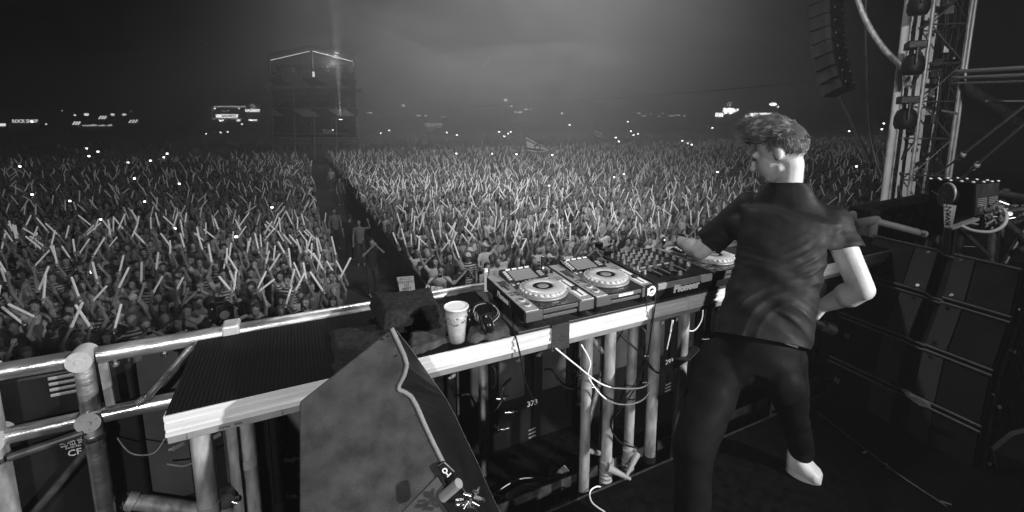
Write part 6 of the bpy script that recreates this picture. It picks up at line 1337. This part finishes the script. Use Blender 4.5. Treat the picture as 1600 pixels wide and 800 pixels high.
striped(112, 190, 125, 195, 'leftmost of the three lit diagonally striped signs'); striped(153, 181, 166, 186, 'highest of the three lit diagonally striped signs'); striped(200, 187, 215, 192, 'rightmost of the three lit diagonally striped signs')
lampn = ((135, 179, .5, 'larger round lamp over the left stands'), (117, 180, .25, 'faint lamp left of the larger round lamp'), (176, 179, .45, 'round lamp right of the highest striped sign'), (194, 179, .45, 'round lamp between two striped signs'), (205, 174, .15, 'tiny high lamp over the rightmost striped sign'), (97, 173, .12, 'tiny dim lamp at the far left above the stands'), (72, 194, .22, 'lone lamp right of the dark shop lettering'), (1208, 163, .6, 'elongated bright lamp above the head of the man in black'), (1216, 167, .25, 'small bright lamp just right of the elongated one'), (667, 157, .14, 'tiny lamp on top of a mast behind the flags'), (790, 156, .5, 'hazy round lamp high over the middle of the field'), (878, 177, .3, 'tilted bright lamp right of the middle lights'), (630, 165, .4, 'faint wide lamp right of the tower'))
for x, y, r, lb in lampn:
    q = FP(x, y); t = empty('field_lamp', q, 'distant '+lb, 'lamp'); a = MB(); a.ell(q, (r*(2.0 if x == 1208 else 1), r, r*.7)); a.build('lamp_glass', 'lamp_dim' if x < 1200 else 'lamp_on', t); a = MB(); a.cyl(q, Vector((q.x, q.y, GZ)), .08, 6); a.build('mast', 'dsteel', t)
t = stand('row of dim lit counters under the striped signs at the left', 'stand', 160); r_ = random.Random(3); boxpx('stall_body', 100, 196, 215, 204, 'dsteel', t, .5, 3)
for k in range(16): x = 128+r_.random()*50; boxpx('lit_item', x, 194+r_.random()*2, x+1.5+r_.random()*2, 197, 'dimletters', t)
t = stand('pale gridded screen wall left of the lit bar stage', 'building', 306, 198, 'screen_wall'); boxpx('wall', 283, 167, 330, 200, 'pipe', t, .5, 1.5); 
for k in range(12): boxpx('grid_bar', 283.5+k*4, 167, 284+k*4, 195, 'silver2', t, 0, .2)
for k in range(7): boxpx('grid_bar', 283, 168+k*4.5, 330, 168.4+k*4.5, 'silver2', t, -.3, .2)
t = stand('small lit bar stage with bright lettered counter left of the control tower', 'stage', 356); boxpx('backdrop', 334, 167, 376, 192, 'black', t, 2, 1.); boxpx('roof_beam', 334, 165.5, 376, 167.2, 'lamp_dim', t, 0, 3); boxpx('counter_sign', 337.5, 178.5, 371, 184, 'lamp_on', t, 0); boxpx('counter_rail', 331, 185.3, 377, 186, 'lamp_dim', t); boxpx('counter', 331, 186, 377, 198, 'dsteel', t, .4, 2)
text('sign_lettering', 'BACARDI', .80, FP(357, 181.2, -.1), camR, (0, 0, 1), 'black', t, .03, .02)
for x in (335.5, 373.5): a = MB(); a.ell(FP(x, 169.3, -.2), (.2, .2, .2)); a.build('corner_lamp', 'lamp_on', t)
for x0, x1 in ((342, 348), (370, 374)): boxpx('lit_item', x0, 186.8, x1, 189.5, 'lamp_on', t, -.1)
for s_ in (-1, 1): a = MB(); a.beam(FP(352+1.2*s_, 175, 1), FP(352+6.2*s_, 172, 1), .25, .1); a.build('wing_emblem', 'dimletters', t)
t = stand('tall lit sign with round emblem above bold letters right of the bar stage', 'sign', 394, 198, 'lit_sign'); a = MB(); c_ = FP(394.3, 166.3); a.cyl(c_, c_+camF*.2, .62, 24); em = a.build('round_emblem', 'dimletters', t)
a = MB(); a.ell(c_-camF*.05-Vector((0, 0, .12)), (.42, .1, .14)); a.build('emblem_mark', 'dsteel', em)
text('sign_lettering', 'BACARDI', .85, FP(394.5, 172.8), camR, (0, 0, 1), 'lamp_on', t, .05, .05); boxpx('sign_board', 384, 162, 406, 192, 'dsteel', t, .6, .4)
for x0 in (388.5, 392.5, 397.5): boxpx('lit_item', x0, 186, x0+2.5, 188.8, 'lamp_on', t)
t = stand('lit stand with ring shaped sign and bright letters near the head of the man', 'stand', 1140); boxpx('stall_body', 1117, 184, 1160, 196, 'dsteel', t, .5, 4); boxpx('lit_box', 1118.5, 176.5, 1130, 182.5, 'lamp_on', t); boxpx('back_board', 1130, 168, 1156, 184, 'dsteel', t, .5, .4)
for k in range(9): boxpx('lit_letter', 1130.5+k*2.0, 169.0, 1132+k*2.0, 175.5+(k*7 % 4), 'lamp_on', t)
a = MB(); a.beam(FP(1147, 171), FP(1150, 174), .3, .2); a.ell(FP(1152.5, 171.5), (.4, .1, .3)); a.build('lit_letter', 'lamp_on', t)
a = MB(); c_ = FP(1140.5, 164); a.tube([c_+(camR*math.cos(an)+Vector((0, 0, 1))*math.sin(an))*.62 for an in np.linspace(.6, 5.3, 18)], .06, 6); a.build('ring_emblem', 'lamp_dim', t); a = MB(); a.beam(c_+Vector((0, 0, .2)), c_+Vector((.1, 0, -.3)), .28, .1); a.build('ring_mark', 'lamp_dim', t)
t = stand('long bright lettered sign just left of the hair of the man in black', 'sign', 1185, 198, 'lit_sign'); boxpx('sign_box', 1173, 176.5, 1205, 183, 'lamp_on', t); boxpx('sign_end', 1166, 180.5, 1177, 183, 'lamp_on', t, -.1); text('sign_lettering', 'BACARDI', .62, FP(1191, 179.8, -.3), camR, (0, 0, 1), 'grey', t, .03); boxpx('sign_back', 1164, 176, 1206, 196, 'dsteel', t, .6, .5)
t = stand('faint row of stall lights in the haze right of the middle flag', 'stand', 1030)
for x0, y0, w_ in ((996, 176, 5), (1003, 180, 6), (1016, 177, 2), (1029, 181, 2), (1035, 176, 2), (1045, 180, 8), (1055, 179, 8), (1069, 180, 2)): boxpx('lit_item', x0, y0, x0+w_, y0+2, 'dimletters', t, 20)
boxpx('stall_body', 994, 184, 1075, 194, 'dsteel', t, 21, 3)
t = stand('small lit stalls beyond the crowd right of the plain grey flag', 'stand', 812)
for x0, y0, w_ in ((797, 165, 4), (819, 170, 6), (804, 174, 3), (809, 174.5, 7), (828, 170, 2)): boxpx('lit_item', x0, y0, x0+w_, y0+1.8, 'lamp_dim', t, 10)
boxpx('stall_body', 796, 178, 832, 192, 'dsteel', t, 11, 3)
t = stand('pair of lit counters between the tower and the two banded flag', 'stand', 620)
for x0, y0, w_ in ((574, 175.5, 7), (651, 180, 6), (663, 180, 4)): boxpx('lit_item', x0, y0, x0+w_, y0+1.6, 'lamp_dim', t, 10)
boxpx('stall_body', 572, 183, 670, 192, 'dsteel', t, 11, 3)
# thin overhead line across the field
pts = [P(735, 167, 46), P(890, 158, 38), P(1060, 146, 31), P(1200, 134, 26), P(1300, 124, 23)]
a = MB(); a.tube(bez(pts, 6), .022, 6); o = a.build('overhead_wire', 'silver2', base=pts[0]); tag(o, 'thin wire with small knots stretched high across the field', 'wire')
